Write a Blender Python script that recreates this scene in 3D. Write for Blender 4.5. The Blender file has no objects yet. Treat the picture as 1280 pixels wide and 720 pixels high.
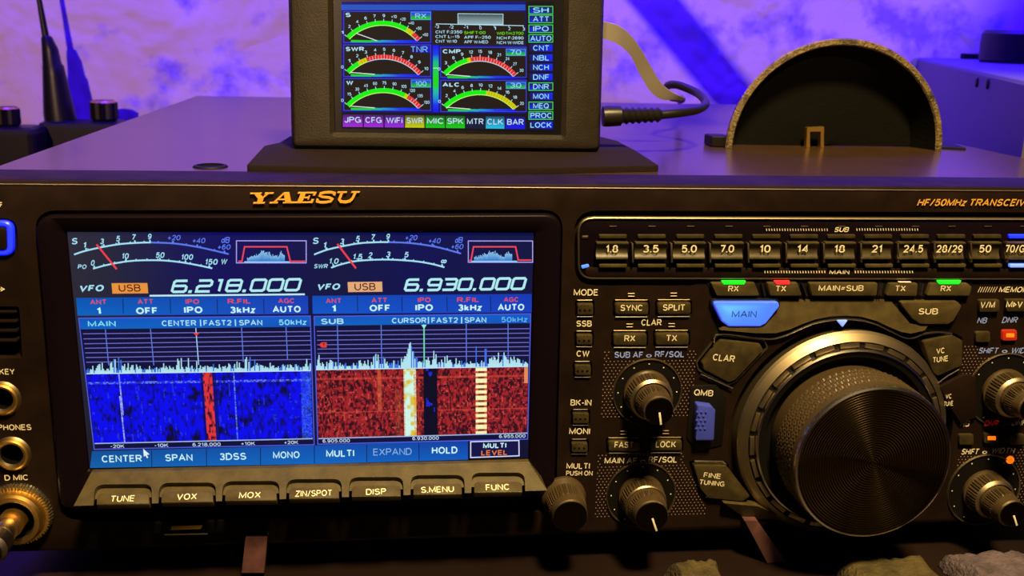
import bpy, bmesh, math, random
from mathutils import Vector, Matrix
random.seed(7)
PI = math.pi
COL = bpy.context.scene.collection

# ---------------------------------------------------------------- camera model
F = 1258.0                      # focal length in pixels of the 1280x720 frame
def nrm(v): return v.normalized()
Yc = nrm(Vector((-140, 330, -F)))
Xc = Vector((11400, 50, -F)); Xc = nrm(Xc - Yc * Xc.dot(Yc))
Zc = Xc.cross(Yc)
ZT = 0.145                      # top edge of the transceiver's front
CAM = Vector((0, -0.3371, ZT + 0.0512))
def ray(px, py):
    d = Vector((px - 640, 360 - py, -F))
    return Vector((Xc.dot(d), Yc.dot(d), Zc.dot(d)))

class Plane:
    def __init__(s, o, u, v):
        s.o = Vector(o); s.u = nrm(Vector(u)); v = Vector(v)
        s.v = nrm(v - s.u * v.dot(s.u)); s.n = s.u.cross(s.v)
    def P(s, u, v, h=0.0): return s.o + s.u * u + s.v * v + s.n * h
    def px(s, x, y, h=0.0):
        d = ray(x, y); o = s.o + s.n * h
        t = (o - CAM).dot(s.n) / d.dot(s.n)
        q = CAM + d * t - s.o
        return (q.dot(s.u), q.dot(s.v))
FRONT = Plane((0, 0, 0), (1, 0, 0), (0, 0, 1))
def at_y(px, py, y):
    d = ray(px, py); t = (y - CAM.y) / d.y
    return CAM + d * t
def at_z(px, py, z):
    d = ray(px, py); t = (z - CAM.z) / d.z
    return CAM + d * t

# ---------------------------------------------------------------- materials
def lin(c):
    f = lambda x: x / 12.92 if x <= .04045 else ((x + .055) / 1.055) ** 2.4
    return tuple(f(x / 255.0) for x in c[:3])
MATS = {}
def mat(name, col=(.5, .5, .5), rough=.5, metal=0.0, bump=None, emit=None, strength=1.0, vary=None, spec=.5, coat=0):
    if name in MATS: return MATS[name]
    m = bpy.data.materials.new(name); m.use_nodes = True
    nt = m.node_tree; b = nt.nodes['Principled BSDF']
    b.inputs['Base Color'].default_value = (*col, 1)
    b.inputs['Roughness'].default_value = rough
    b.inputs['Metallic'].default_value = metal
    b.inputs['Specular IOR Level'].default_value = spec
    b.inputs['Coat Weight'].default_value = coat
    tc = nt.nodes.new('ShaderNodeTexCoord')
    if vary:
        sc, amt = vary
        n = nt.nodes.new('ShaderNodeTexNoise'); n.inputs['Scale'].default_value = sc; n.inputs['Detail'].default_value = 6
        r = nt.nodes.new('ShaderNodeMapRange'); r.inputs['From Min'].default_value = .3; r.inputs['From Max'].default_value = .7
        r.inputs['To Min'].default_value = 1 - amt; r.inputs['To Max'].default_value = 1 + amt
        mx = nt.nodes.new('ShaderNodeVectorMath'); mx.operation = 'SCALE'; mx.inputs[0].default_value = col
        nt.links.new(tc.outputs['Object'], n.inputs['Vector']); nt.links.new(n.outputs['Fac'], r.inputs['Value'])
        nt.links.new(r.outputs['Result'], mx.inputs['Scale']); nt.links.new(mx.outputs['Vector'], b.inputs['Base Color'])
    if bump:
        sc, st, dist = bump
        n = nt.nodes.new('ShaderNodeTexNoise'); n.inputs['Scale'].default_value = sc; n.inputs['Detail'].default_value = 3
        bp = nt.nodes.new('ShaderNodeBump'); bp.inputs['Strength'].default_value = st; bp.inputs['Distance'].default_value = dist
        nt.links.new(tc.outputs['Object'], n.inputs['Vector'])
        nt.links.new(n.outputs['Fac'], bp.inputs['Height']); nt.links.new(bp.outputs['Normal'], b.inputs['Normal'])
    if emit:
        b.inputs['Emission Color'].default_value = (*emit, 1); b.inputs['Emission Strength'].default_value = strength
    MATS[name] = m
    return m
mat('panel_plastic', (.011, .0055, .004), .55, bump=(2600, .25, .0002), vary=(90, .35), spec=.1)
mat('groove_black', (.003, .002, .002), .6, spec=.2)
mat('bezel_black', (.005, .0025, .005), .38, bump=(1500, .15, .0002), spec=.08)
mat('ledge_plastic', (.062, .045, .018), .42, bump=(2200, .25, .0002), vary=(200, .3), spec=.35)
mat('key_plastic', (.040, .029, .012), .38, bump=(2400, .25, .0002), vary=(260, .35), spec=.4)
mat('cover_paint', (.050, .026, .012), .22, bump=(1800, .12, .0002), vary=(60, .12))
mat('lettering', (.80, .72, .54), .5)
mat('lettering_blue', (.26, .36, 1.0), .5)
mat('dot_print', (.30, .20, .17), .5)
mat('gold_metal', (.85, .52, .14), .38, 1.0)
mat('gold_paint', (.72, .36, .05), .35)
mat('silver_metal', (.78, .72, .66), .22, 1.0)
mat('dark_metal', (.38, .30, .20), .42, 1.0, bump=(1500, .1, .0001))
mat('knob_rubber', (.055, .036, .018), .32)
mat('knob_face', (.03, .018, .014), .35, 1.0)
mat('jack_hole', (.001, .001, .001), .9, spec=.1)
mat('case_print', (.014, .0105, .006), .5, bump=(1500, .4, .0004), vary=(150, .2), spec=.2)
mat('lcd_black', (.002, .002, .003), .3, spec=.2)
mat('mat_rubber', (.012, .007, .006), .9, bump=(900, .5, .0004), spec=.1)
mat('cable_black', (.008, .006, .005), .38, spec=.3)
mat('ribbon_grey', (.17, .15, .12), .5)
mat('hood_black', (.002, .0015, .001), .8, bump=(700, .5, .0006), spec=.1)
mat('hood_rim', (.12, .08, .03), .45, bump=(900, .9, .0012), vary=(260, .8))
mat('handheld_black', (.006, .003, .004), .4, spec=.3)
mat('amp_paint', (.10, .08, .12), .5, bump=(900, .2, .0003))
mat('puck_black', (.014, .010, .014), .5)
mat('desk_wood', (.010, .005, .004), .5, vary=(9, .4), spec=.2)
mat('foot_pink', (.10, .04, .045), .5, vary=(120, .5))
mat('cloth_tan', (.06, .042, .012), .9, bump=(600, .8, .002), vary=(160, .5))
mat('cloth_grey', (.09, .065, .09), .9, bump=(600, .8, .002), vary=(160, .4))
mat('led_green', (.02, .4, .05), .4, emit=lin((0, 250, 20)), strength=1.1)
mat('led_red', (.4, .02, .02), .4, emit=lin((250, 40, 45)), strength=1.1)
mat('led_blue', (.02, .05, .5), .4, emit=lin((5, 20, 255)), strength=1.6)
mat('led_blue_pale', (.2, .3, .6), .4, emit=lin((105, 145, 255)), strength=1.0)
mat('led_blue_mid', (.1, .2, .6), .4, emit=lin((50, 120, 250)), strength=1.0)
mat('led_amber', (.5, .12, .02), .4, emit=lin((255, 110, 10)), strength=1.3)
mat('led_ember', (.2, .02, .01), .4, emit=lin((170, 24, 5)), strength=.8)
mat('print_blue', (.02, .05, .30), .5)
mat('key_blue', (.04, .055, .48), .45)
mat('key_white', (.6, .55, .5), .5)
# back-lit translucent key cap
def key_glow():
    m = mat('key_glow', (.05, .15, .6), .35)
    nt = m.node_tree; b = nt.nodes['Principled BSDF']
    at = nt.nodes.new('ShaderNodeAttribute'); at.attribute_name = 'Col'
    nt.links.new(at.outputs['Color'], b.inputs['Emission Color']); b.inputs['Emission Strength'].default_value = 1.0
key_glow()
def ridged(name, col, rough, c, period, amp):
    m = mat(name, col, rough, 1.0); nt = m.node_tree; b = nt.nodes['Principled BSDF']
    ge = nt.nodes.new('ShaderNodeNewGeometry'); sb = nt.nodes.new('ShaderNodeVectorMath'); sb.operation = 'SUBTRACT'; sb.inputs[1].default_value = c
    ml = nt.nodes.new('ShaderNodeVectorMath'); ml.operation = 'MULTIPLY'; ml.inputs[1].default_value = (1, 0, 1)
    ln = nt.nodes.new('ShaderNodeVectorMath'); ln.operation = 'LENGTH'; m1 = nt.nodes.new('ShaderNodeMath'); m1.operation = 'MULTIPLY'; m1.inputs[1].default_value = 2 * PI / period
    sn = nt.nodes.new('ShaderNodeMath'); sn.operation = 'SINE'; bp = nt.nodes.new('ShaderNodeBump'); bp.inputs['Distance'].default_value = amp; bp.inputs['Strength'].default_value = 1
    L = nt.links.new; L(ge.outputs['Position'], sb.inputs[0]); L(sb.outputs['Vector'], ml.inputs[0]); L(ml.outputs['Vector'], ln.inputs[0]); L(ln.outputs['Value'], m1.inputs[0]); L(m1.outputs[0], sn.inputs[0]); L(sn.outputs[0], bp.inputs['Height']); L(bp.outputs['Normal'], b.inputs['Normal'])
def screen_glow():
    m = bpy.data.materials.new('screen_pixels'); m.use_nodes = True; nt = m.node_tree
    b = nt.nodes['Principled BSDF']; b.inputs['Base Color'].default_value = (.004, .004, .005, 1); b.inputs['Roughness'].default_value = .2
    b.inputs['Specular IOR Level'].default_value = .05
    at = nt.nodes.new('ShaderNodeAttribute'); at.attribute_name = 'Col'
    nt.links.new(at.outputs['Color'], b.inputs['Emission Color']); b.inputs['Emission Strength'].default_value = 1.0
    m.cycles.emission_sampling = 'NONE'
    MATS['screen_pixels'] = m
screen_glow()

# ---------------------------------------------------------------- mesh builder
def thing(name, label, cat, loc, group=None):
    o = bpy.data.objects.new(name, None); COL.objects.link(o); o.location = loc
    o.empty_display_size = .01
    o['label'] = label; o['category'] = cat
    if group: o['group'] = group
    return o
ORI = {}
class MB:
    def __init__(s): s.v = []; s.f = []; s.m = []; s.c = []; s.mats = []; s.hascol = False
    def mi(s, m):
        if m not in s.mats: s.mats.append(m)
        return s.mats.index(m)
    def face(s, pts, m, col=None):
        i = len(s.v); s.v += [tuple(p) for p in pts]; s.f.append(tuple(range(i, i + len(pts)))); s.m.append(s.mi(m))
        if col is not None: s.hascol = True
        if col is not None and not isinstance(col[0], (tuple, list)): col = [col] * len(pts)
        s.c.append(col)
    def raw(s, verts, faces, m, col=None):
        i = len(s.v); s.v += [tuple(p) for p in verts]; k = s.mi(m)
        if col is not None: s.hascol = True
        for f in faces:
            s.f.append(tuple(i + a for a in f)); s.m.append(k); s.c.append([col] * len(f) if col is not None else None)
    def loops(s, rings, m, cap0=False, cap1=True, closed=True, capm=None):
        n = len(rings[0]); i = len(s.v)
        for r in rings: s.v += [tuple(p) for p in r]
        k = s.mi(m)
        for a in range(len(rings) - 1):
            for b in range(n if closed else n - 1):
                c = (b + 1) % n
                s.f.append((i + a * n + b, i + a * n + c, i + (a + 1) * n + c, i + (a + 1) * n + b)); s.m.append(k); s.c.append(None)
        if cap1: s.f.append(tuple(i + (len(rings) - 1) * n + b for b in range(n))); s.m.append(s.mi(capm or m)); s.c.append(None)
        if cap0: s.f.append(tuple(i + b for b in reversed(range(n)))); s.m.append(k); s.c.append(None)
    def build(s, name, parent=None, smooth=35, bevel=0, label=None, weld=False):
        me = bpy.data.meshes.new(name)
        root = parent
        while root is not None and root.parent is not None: root = root.parent
        off = root.location if root is not None else Vector((0, 0, 0))
        me.from_pydata([(a[0] - off[0], a[1] - off[1], a[2] - off[2]) for a in s.v], [], s.f)
        for m in s.mats: me.materials.append(MATS[m])
        me.polygons.foreach_set('material_index', s.m)
        if s.hascol:
            ca = me.color_attributes.new('Col', 'FLOAT_COLOR', 'CORNER'); buf = []
            for f, c in zip(s.f, s.c):
                if c is None: buf += [0, 0, 0, 1] * len(f)
                else:
                    for q in c: buf += [*q, 1]
            ca.data.foreach_set('color', buf)
        if weld:
            bm = bmesh.new(); bm.from_mesh(me); bmesh.ops.remove_doubles(bm, verts=bm.verts, dist=1e-6)
            bmesh.ops.recalc_face_normals(bm, faces=bm.faces); bm.to_mesh(me); bm.free()
        if smooth:
            me.polygons.foreach_set('use_smooth', [True] * len(me.polygons))
            me.set_sharp_from_angle(angle=math.radians(smooth))
        me.update()
        o = bpy.data.objects.new(name, me); COL.objects.link(o)
        if parent is not None: o.parent = parent
        if bevel:
            b = o.modifiers.new('bevel', 'BEVEL'); b.width = bevel; b.segments = 2; b.limit_method = 'ANGLE'; b.angle_limit = math.radians(40)
        if label: o['label'] = label
        return o

def box(mb, lo, hi, m):
    x0, y0, z0 = lo; x1, y1, z1 = hi
    v = [(x0, y0, z0), (x1, y0, z0), (x1, y1, z0), (x0, y1, z0), (x0, y0, z1), (x1, y0, z1), (x1, y1, z1), (x0, y1, z1)]
    mb.raw(v, [(0, 3, 2, 1), (4, 5, 6, 7), (0, 1, 5, 4), (1, 2, 6, 5), (2, 3, 7, 6), (3, 0, 4, 7)], m)

def fillet(pts, r, seg=4):
    out = []; n = len(pts)
    for i in range(n):
        p = Vector(pts[i]); a = Vector(pts[i - 1]) - p; b = Vector(pts[(i + 1) % n]) - p
        la, lb = a.length, b.length; a.normalize(); b.normalize()
        rr = r[i] if isinstance(r, (list, tuple)) else r
        ang = a.angle(b) if la and lb else PI
        if rr <= 0 or ang > 3.1: out.append(tuple(p)); continue
        d = min(rr / math.tan(ang / 2), la * .48, lb * .48)
        s0 = p + a * d; s1 = p + b * d
        for k in range(seg + 1):
            t = k / seg
            q = s0 * (1 - t) ** 2 + p * 2 * t * (1 - t) + s1 * t * t
            out.append((q.x, q.y))
    return out
def area(l): return sum(l[i - 1][0] * l[i][1] - l[i][0] * l[i - 1][1] for i in range(len(l))) / 2
def ccw(l): return l if area(l) > 0 else l[::-1]
def inset(l, d):
    out = []; n = len(l)
    for i in range(n):
        p = Vector(l[i]); a = p - Vector(l[i - 1]); b = Vector(l[(i + 1) % n]) - p
        if a.length < 1e-9: a = b
        if b.length < 1e-9: b = a
        na = Vector((-a.y, a.x)).normalized(); nb = Vector((-b.y, b.x)).normalized()
        m = na + nb
        if m.length < 1e-6: m = na
        m.normalize(); k = 1 / max(.5, m.dot(na))
        q = p + m * d * k; out.append((q.x, q.y))
    return out
def pxl(pl, pts, h=0.0): return [pl.px(x, y, h) for x, y in pts]
def slab(mb, pl, loop, h0, h1, m, ch=0.0003, side=None):
    """prism on a plane with chamfered top edge"""
    l = ccw(loop)
    rings = [[pl.P(u, v, h0) for u, v in l], [pl.P(u, v, h1 - ch) for u, v in l],
             [pl.P(u, v, h1 - ch * .3) for u, v in inset(l, ch * .3)], [pl.P(u, v, h1) for u, v in inset(l, ch)]]
    mb.loops(rings, m)
def rim(mb, pl, loop, prof, m, close=True):
    """strip swept around a loop; prof = [(inset, height), ...]"""
    l = ccw(loop)
    rings = [[pl.P(u, v, h) for u, v in (inset(l, d) if abs(d) > 1e-9 else l)] for d, h in prof]
    mb.loops(rings, m, cap1=False)
def disc_loop(c, r, n=32): return [(c[0] + r * math.cos(2 * PI * k / n), c[1] + r * math.sin(2 * PI * k / n)) for k in range(n)]
def lathe(mb, pl, c, prof, n=64, capm=None):
    """prof: list of (r, h, material[, knurl(theta, h)])"""
    groups = []
    prev = None
    for i in range(len(prof) - 1):
        a, b = prof[i], prof[i + 1]
        kn = lambda q, th: (q[0] + (q[3](th, q[1]) if len(q) > 3 and q[3] else 0))
        ra = []; rb = []
        for k in range(n):
            th = 2 * PI * k / n; ct, st = math.cos(th), math.sin(th)
            r1, r2 = kn(a, th), kn(b, th)
            ra.append(pl.P(c[0] + r1 * ct, c[1] + r1 * st, a[1])); rb.append(pl.P(c[0] + r2 * ct, c[1] + r2 * st, b[1]))
        mb.loops([ra, rb], b[2], cap1=(i == len(prof) - 2 and prof[-1][0] > 1e-5), capm=capm)
def tube(mb, pts, r, m, n=12, cap=True):
    pts = [Vector(p) for p in pts]; rings = []; up = Vector((0, 0, 1))
    for i, p in enumerate(pts):
        t = (pts[min(i + 1, len(pts) - 1)] - pts[max(i - 1, 0)]).normalized()
        if i == 0:
            a = t.cross(up if abs(t.z) < .9 else Vector((1, 0, 0))).normalized()
        else:
            a = (a - t * a.dot(t)).normalized()
        b = t.cross(a); rr = r[i] if isinstance(r, (list, tuple)) else r
        rings.append([p + a * rr * math.cos(2 * PI * k / n) + b * rr * math.sin(2 * PI * k / n) for k in range(n)])
    mb.loops(rings, m, cap0=cap, cap1=cap)
def smooth_path(pts, k=8):
    P = [Vector(p) for p in pts]; out = []
    for i in range(len(P) - 1):
        p0, p1, p2, p3 = P[max(i - 1, 0)], P[i], P[i + 1], P[min(i + 2, len(P) - 1)]
        for j in range(k):
            t = j / k
            out.append(.5 * ((2 * p1) + (p2 - p0) * t + (2 * p0 - 5 * p1 + 4 * p2 - p3) * t * t + (3 * p1 - p0 - 3 * p2 + p3) * t ** 3))
    out.append(P[-1]); return out

# ---------------------------------------------------------------- lettering
# plain sans-serif letters as pen strokes: (width, [strokes]); a stroke marked 'o' is closed
def ar(cx, cy, rx, ry, a, b, n=9): return [(cx + rx * math.cos(math.radians(a + (b - a) * k / n)), cy + ry * math.sin(math.radians(a + (b - a) * k / n))) for k in range(n + 1)]
def _ring(cx, cy, rx, ry, n=20): return ['o'] + ar(cx, cy, rx, ry, 0, 360, n)[:-1]
def _oval(): return ['o'] + ar(.5, .62, .5, .38, 0, 180, 9) + ar(.5, .38, .5, .38, 180, 360, 9)
_P = [(0, 0), (0, 1), (.6, 1)] + ar(.62, .745, .38, .255, 90, -90) + [(0, .49)]
STROKES = {
 'A': (.92, [[(0, 0), (.5, 1), (1, 0)], [(.2, .33), (.8, .33)]]), 'B': (.80, [[(0, 0), (0, 1), (.58, 1)] + ar(.60, .765, .33, .235, 90, -90) + [(0, .53)], [(.55, .53)] + ar(.62, .265, .38, .265, 90, -90) + [(0, 0)]]),
 'C': (.88, [ar(.5, .5, .5, .5, 42, 318, 20)]), 'D': (.84, [['o', (0, 0), (0, 1), (.42, 1)] + ar(.42, .5, .58, .5, 90, -90, 12)]),
 'E': (.72, [[(1, 0), (0, 0), (0, 1), (.97, 1)], [(0, .53), (.9, .53)]]), 'F': (.68, [[(0, 0), (0, 1), (1, 1)], [(0, .5), (.86, .5)]]),
 'G': (.92, [ar(.5, .5, .5, .5, 45, 335, 20) + [(1, .46), (.55, .46)], [(1, .46), (1, 0)]]), 'H': (.80, [[(0, 0), (0, 1)], [(1, 0), (1, 1)], [(0, .52), (1, .52)]]),
 'I': (.0, [[(0, 0), (0, 1)]]), 'J': (.62, [[(1, 1), (1, .28)] + ar(.5, .28, .5, .28, 0, -170, 9)]), 'K': (.84, [[(0, 0), (0, 1)], [(.95, 1), (0, .36)], [(.32, .58), (1, 0)]]),
 'L': (.66, [[(0, 1), (0, 0), (1, 0)]]), 'M': (1.0, [[(0, 0), (0, 1), (.5, .08), (1, 1), (1, 0)]]), 'N': (.82, [[(0, 0), (0, 1), (1, 0), (1, 1)]]),
 'O': (.92, [_ring(.5, .5, .5, .5, 24)]), 'P': (.76, [_P]), 'Q': (.92, [_ring(.5, .5, .5, .5, 24), [(.58, .27), (1, -.04)]]), 'R': (.82, [_P, [(.5, .49), (1, 0)]]),
 'S': (.80, [ar(.5, .755, .45, .245, 25, 265, 12) + ar(.5, .26, .5, .26, 85, -158, 12)]), 'T': (.80, [[(0, 1), (1, 1)], [(.5, 1), (.5, 0)]]),
 'U': (.82, [[(0, 1), (0, .38)] + ar(.5, .38, .5, .38, 180, 360, 12) + [(1, 1)]]), 'V': (.88, [[(0, 1), (.5, 0), (1, 1)]]), 'W': (1.22, [[(0, 1), (.25, 0), (.5, .95), (.75, 0), (1, 1)]]),
 'X': (.86, [[(.03, 1), (1, 0)], [(.97, 1), (0, 0)]]), 'Y': (.86, [[(0, 1), (.5, .45), (1, 1)], [(.5, .45), (.5, 0)]]), 'Z': (.78, [[(.04, 1), (1, 1), (0, 0), (1, 0)]]),
 '0': (.72, [_oval()]), '1': (.42, [[(.05, .74), (.85, 1), (.85, 0)]]), '2': (.70, [ar(.5, .71, .5, .29, 165, -32, 10) + [(0, 0), (1, 0)]]),
 '3': (.70, [ar(.48, .765, .46, .235, 150, -90, 10) + ar(.48, .265, .52, .265, 90, -155, 11)]), '4': (.72, [[(.74, 0), (.74, 1), (0, .27), (1, .27)]]),
 '5': (.70, [[(.92, 1), (.16, 1), (.07, .53)] + ar(.48, .33, .52, .33, 128, -150, 12)]), '6': (.70, [_ring(.5, .32, .5, .32, 18), [(0, .34)] + ar(.52, .56, .52, .44, 170, 50, 7)]),
 '7': (.68, [[(0, 1), (1, 1), (.38, 0)]]), '8': (.74, [_ring(.5, .775, .40, .225, 16), _ring(.5, .275, .5, .275, 18)]), '9': (.70, [_ring(.5, .68, .5, .32, 18), [(1, .66)] + ar(.48, .44, .52, .44, -10, -130, 7)]),
 'k': (.62, [[(0, 0), (0, 1)], [(.9, .68), (0, .22)], [(.35, .4), (1, 0)]]), 'z': (.58, [[(.04, .68), (1, .68), (0, 0), (1, 0)]]), 'd': (.66, [_ring(.46, .34, .46, .34, 16), [(1, 0), (1, 1)]]),
 'i': (.0, [[(0, 0), (0, .68)], [(0, .86), (0, 1)]]), 'o': (.68, [_ring(.5, .34, .5, .34, 18)]), '.': (.0, [[(0, -.06), (0, .09)]]), ':': (.0, [[(0, .03), (0, .18)], [(0, .53), (0, .68)]]),
 '+': (.66, [[(0, .42), (1, .42)], [(.5, .1), (.5, .76)]]), '-': (.46, [[(0, .42), (1, .42)]]), '/': (.5, [[(0, -.05), (1, 1.05)]]), '|': (.0, [[(0, -.12), (0, 1.12)]]), '=': (.7, [[(.15, .62), (.85, .62), (1, .72)], [(0, .22), (.15, .32), (.85, .32)]]),
 '\u221e': (1.1, [_ring(.25, .4, .25, .24, 14), _ring(.75, .4, .25, .24, 14)]), '>': (.6, [['o', (0, .1), (.9, .45), (0, .8)]]), ' ': (.25, []),
}
_tc = {}
def glyphs(s, bold=0.0, res=3):
    k = (s, bold)
    if k in _tc: return _tc[k]
    t = .128 + bold * 1.7; V = []; Fc = []; x = 0
    for ch in s:
        w, strokes = STROKES[ch]; wi = max(0, w - t)
        for st_ in strokes:
            cl = st_[0] == 'o'; pts = [(x + t / 2 + a * wi, t / 2 + b * (1 - t)) for a, b in (st_[1:] if cl else st_)]
            for q in stroke2(pts, t, cl):
                q = [tuple(p) for p in q]; q = q if area(q) > 0 else q[::-1]; o = len(V); V += q; Fc.append((o, o + 1, o + 2, o + 3))
            if not cl and ch not in '.:i-+':      # square the open ends a little
                pass
        x += (wi + t) + (.125 if ch != ' ' else .08)
    _tc[k] = (V, Fc); return _tc[k]
def caph(bold): return (0, 1)
def text(mb, pl, s, x0, y0, x1, y1, ch, m, col=None, shear=0.0, bold=.02, h=0.0001, res=3):
    """baseline from pixel (x0,y0) to (x1,y1); capital height ch pixels"""
    v, f = glyphs(s, bold, res)
    if not v: return
    a = Vector(pl.px(x0, y0, h)); b = Vector(pl.px(x1, y1, h)); t = Vector(pl.px((x0 + x1) / 2, (y0 + y1) / 2 - ch, h)); c = (a + b) / 2
    H = (t - c).length; W = (b - a).length; d = (b - a).normalized(); n = Vector((-d.y, d.x))
    xs = [q[0] for q in v]; lo, hi = min(xs), max(xs); y0_, y1_ = caph(bold)
    sy = H / (y1_ - y0_); W2 = max(W - shear * H, W * .3); sx = W2 / (hi - lo)
    vs = []
    for q in v:
        Y = (q[1] - y0_) * sy; X = (q[0] - lo) * sx + shear * Y
        p = a + d * X + n * Y; vs.append(pl.P(p.x, p.y, h))
    mb.raw(vs, f, m, col)
def ctext(mb, pl, s, cx, cy, w, ch, m, col=None, slope=0.0, **k):
    """centred text: (cx, cy) the middle of the capitals, w the width"""
    text(mb, pl, s, cx - w / 2, cy + ch / 2 - slope * w / 2, cx + w / 2, cy + ch / 2 + slope * w / 2, ch, m, col, **k)
def stroke2(pts, w, closed=False):
    """polyline to quads (in 2-D) with mitred joins"""
    P = [Vector(p) for p in pts]; n = len(P); L = []; R = []
    for i in range(n):
        if closed: a = P[i] - P[i - 1]; b = P[(i + 1) % n] - P[i]
        else: a = P[i] - P[i - 1] if i else P[1] - P[0]; b = P[i + 1] - P[i] if i < n - 1 else P[i] - P[i - 1]
        na = Vector((-a.y, a.x)).normalized(); nb = Vector((-b.y, b.x)).normalized()
        m = (na + nb)
        if m.length < 1e-6: m = na
        m.normalize(); k = min(2.0, 1 / max(.4, m.dot(na)))
        L.append(P[i] + m * w / 2 * k); R.append(P[i] - m * w / 2 * k)
    out = []
    for i in range(n if closed else n - 1):
        j = (i + 1) % n
        out.append([L[i], R[i], R[j], L[j]])
    return out

# ---------------------------------------------------------------- pixels of a lit screen
class Screen:
    def __init__(s, pl, h0=0.0): s.pl = pl; s.mb = MB(); s.h0 = h0
    def H(s, lvl): return s.h0 + lvl * 1.2e-5
    def poly(s, pts, col, lvl=1):
        h = s.H(lvl); q = [s.pl.px(x, y, h) for x, y in pts]
        if isinstance(col, list): c = [lin(k) for k in col]
        else: c = [lin(col)] * len(pts)
        if area(q) < 0: q = q[::-1]; c = c[::-1]
        s.mb.face([s.pl.P(u, v, h) for u, v in q], 'screen_pixels', c)
    def rect(s, x0, y0, x1, y1, col, lvl=1):
        s.poly([(x0, y0), (x1, y0), (x1, y1), (x0, y1)], col, lvl)
    def line(s, pts, w, col, lvl=3, closed=False):
        for q in stroke2(pts, w, closed):
            s.poly([tuple(p) for p in q], col, lvl)
    def text(s, t, cx, cy, w, ch, col, slope=0.0, lvl=5, **k):
        ctext(s.mb, s.pl, t, cx, cy, w, ch, 'screen_pixels', lin(col), slope, h=s.H(lvl), **k)

def vnoise(seed):
    rnd = random.Random(seed); T = {}
    def g(i, j):
        if (i, j) not in T: T[(i, j)] = rnd.random()
        return T[(i, j)]
    def f(x, y):
        i, j = math.floor(x), math.floor(y); a, b = x - i, y - j
        a = a * a * (3 - 2 * a); b = b * b * (3 - 2 * b)
        return (g(i, j) * (1 - a) + g(i + 1, j) * a) * (1 - b) + (g(i, j + 1) * (1 - a) + g(i + 1, j + 1) * a) * b
    return f
def mixc(a, b, t): t = max(0, min(1, t)); return tuple(a[i] + (b[i] - a[i]) * t for i in range(3))

DIG = {  # squarish wide numerals, strokes in a unit box
    '0': [([(.12, 0), (.88, 0), (1, .12), (1, .88), (.88, 1), (.12, 1), (0, .88), (0, .12)], True)],
    '1': [([(.25, 1), (.62, 1), (.62, 0)], False)],
    '2': [([(0, 1), (.88, 1), (1, .88), (1, .62), (.88, .5), (.12, .5), (0, .38), (0, 0), (1, 0)], False)],
    '3': [([(0, 1), (.88, 1), (1, .88), (1, .12), (.88, 0), (0, 0)], False), ([(.2, .52), (.95, .52)], False)],
    '6': [([(.95, 1), (.12, 1), (0, .88), (0, .12), (.12, 0), (.88, 0), (1, .12), (1, .42), (.88, .54), (0, .54)], False)],
    '8': [([(.12, 0), (.88, 0), (1, .12), (1, .88), (.88, 1), (.12, 1), (0, .88), (0, .12)], True), ([(.05, .52), (.95, .52)], False)],
    '9': [([(.05, 0), (.88, 0), (1, .12), (1, .88), (.88, 1), (.12, 1), (0, .88), (0, .58), (.12, .46), (1, .46)], False)],
}
def digits(S, t, x0, x1, yb0, yb1, ch, col, lvl=5):
    adv = {'.': .42, '1': .72}; tot = sum(adv.get(c, 1) for c in t); W = (x1 - x0 - ch * .25); x = 0
    for c in t:
        a = adv.get(c, 1); cw = W / tot * a
        def M(u, v):
            X = x0 + x + u * cw + v * ch * .28
            return (X, yb0 + (yb1 - yb0) * (X - x0) / (x1 - x0) - v * ch)
        if c == '.':
            S.poly([M(.15, 0), M(.62, 0), M(.62, .2), M(.15, .2)], col, lvl)
        else:
            w = .78
            for k, (pts, cl) in enumerate(DIG[c]):
                P = [M(.10 + u * w, .1 + v * .8) for u, v in pts]
                S.line(P, 3.1, col, lvl + k, cl)
        x += cw

def quad_pt(q, s, t):
    (a, b, c, d) = q        # TL, TR, BR, BL
    return ((a[0] * (1 - s) + b[0] * s) * (1 - t) + (d[0] * (1 - s) + c[0] * s) * t,
            (a[1] * (1 - s) + b[1] * s) * (1 - t) + (d[1] * (1 - s) + c[1] * s) * t)
def interp(tab, x):
    for (a, b) in zip(tab, tab[1:]):
        if x <= b[0]: return a[1] + (b[1] - a[1]) * (x - a[0]) / (b[0] - a[0])
    return tab[-1][1]

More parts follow.
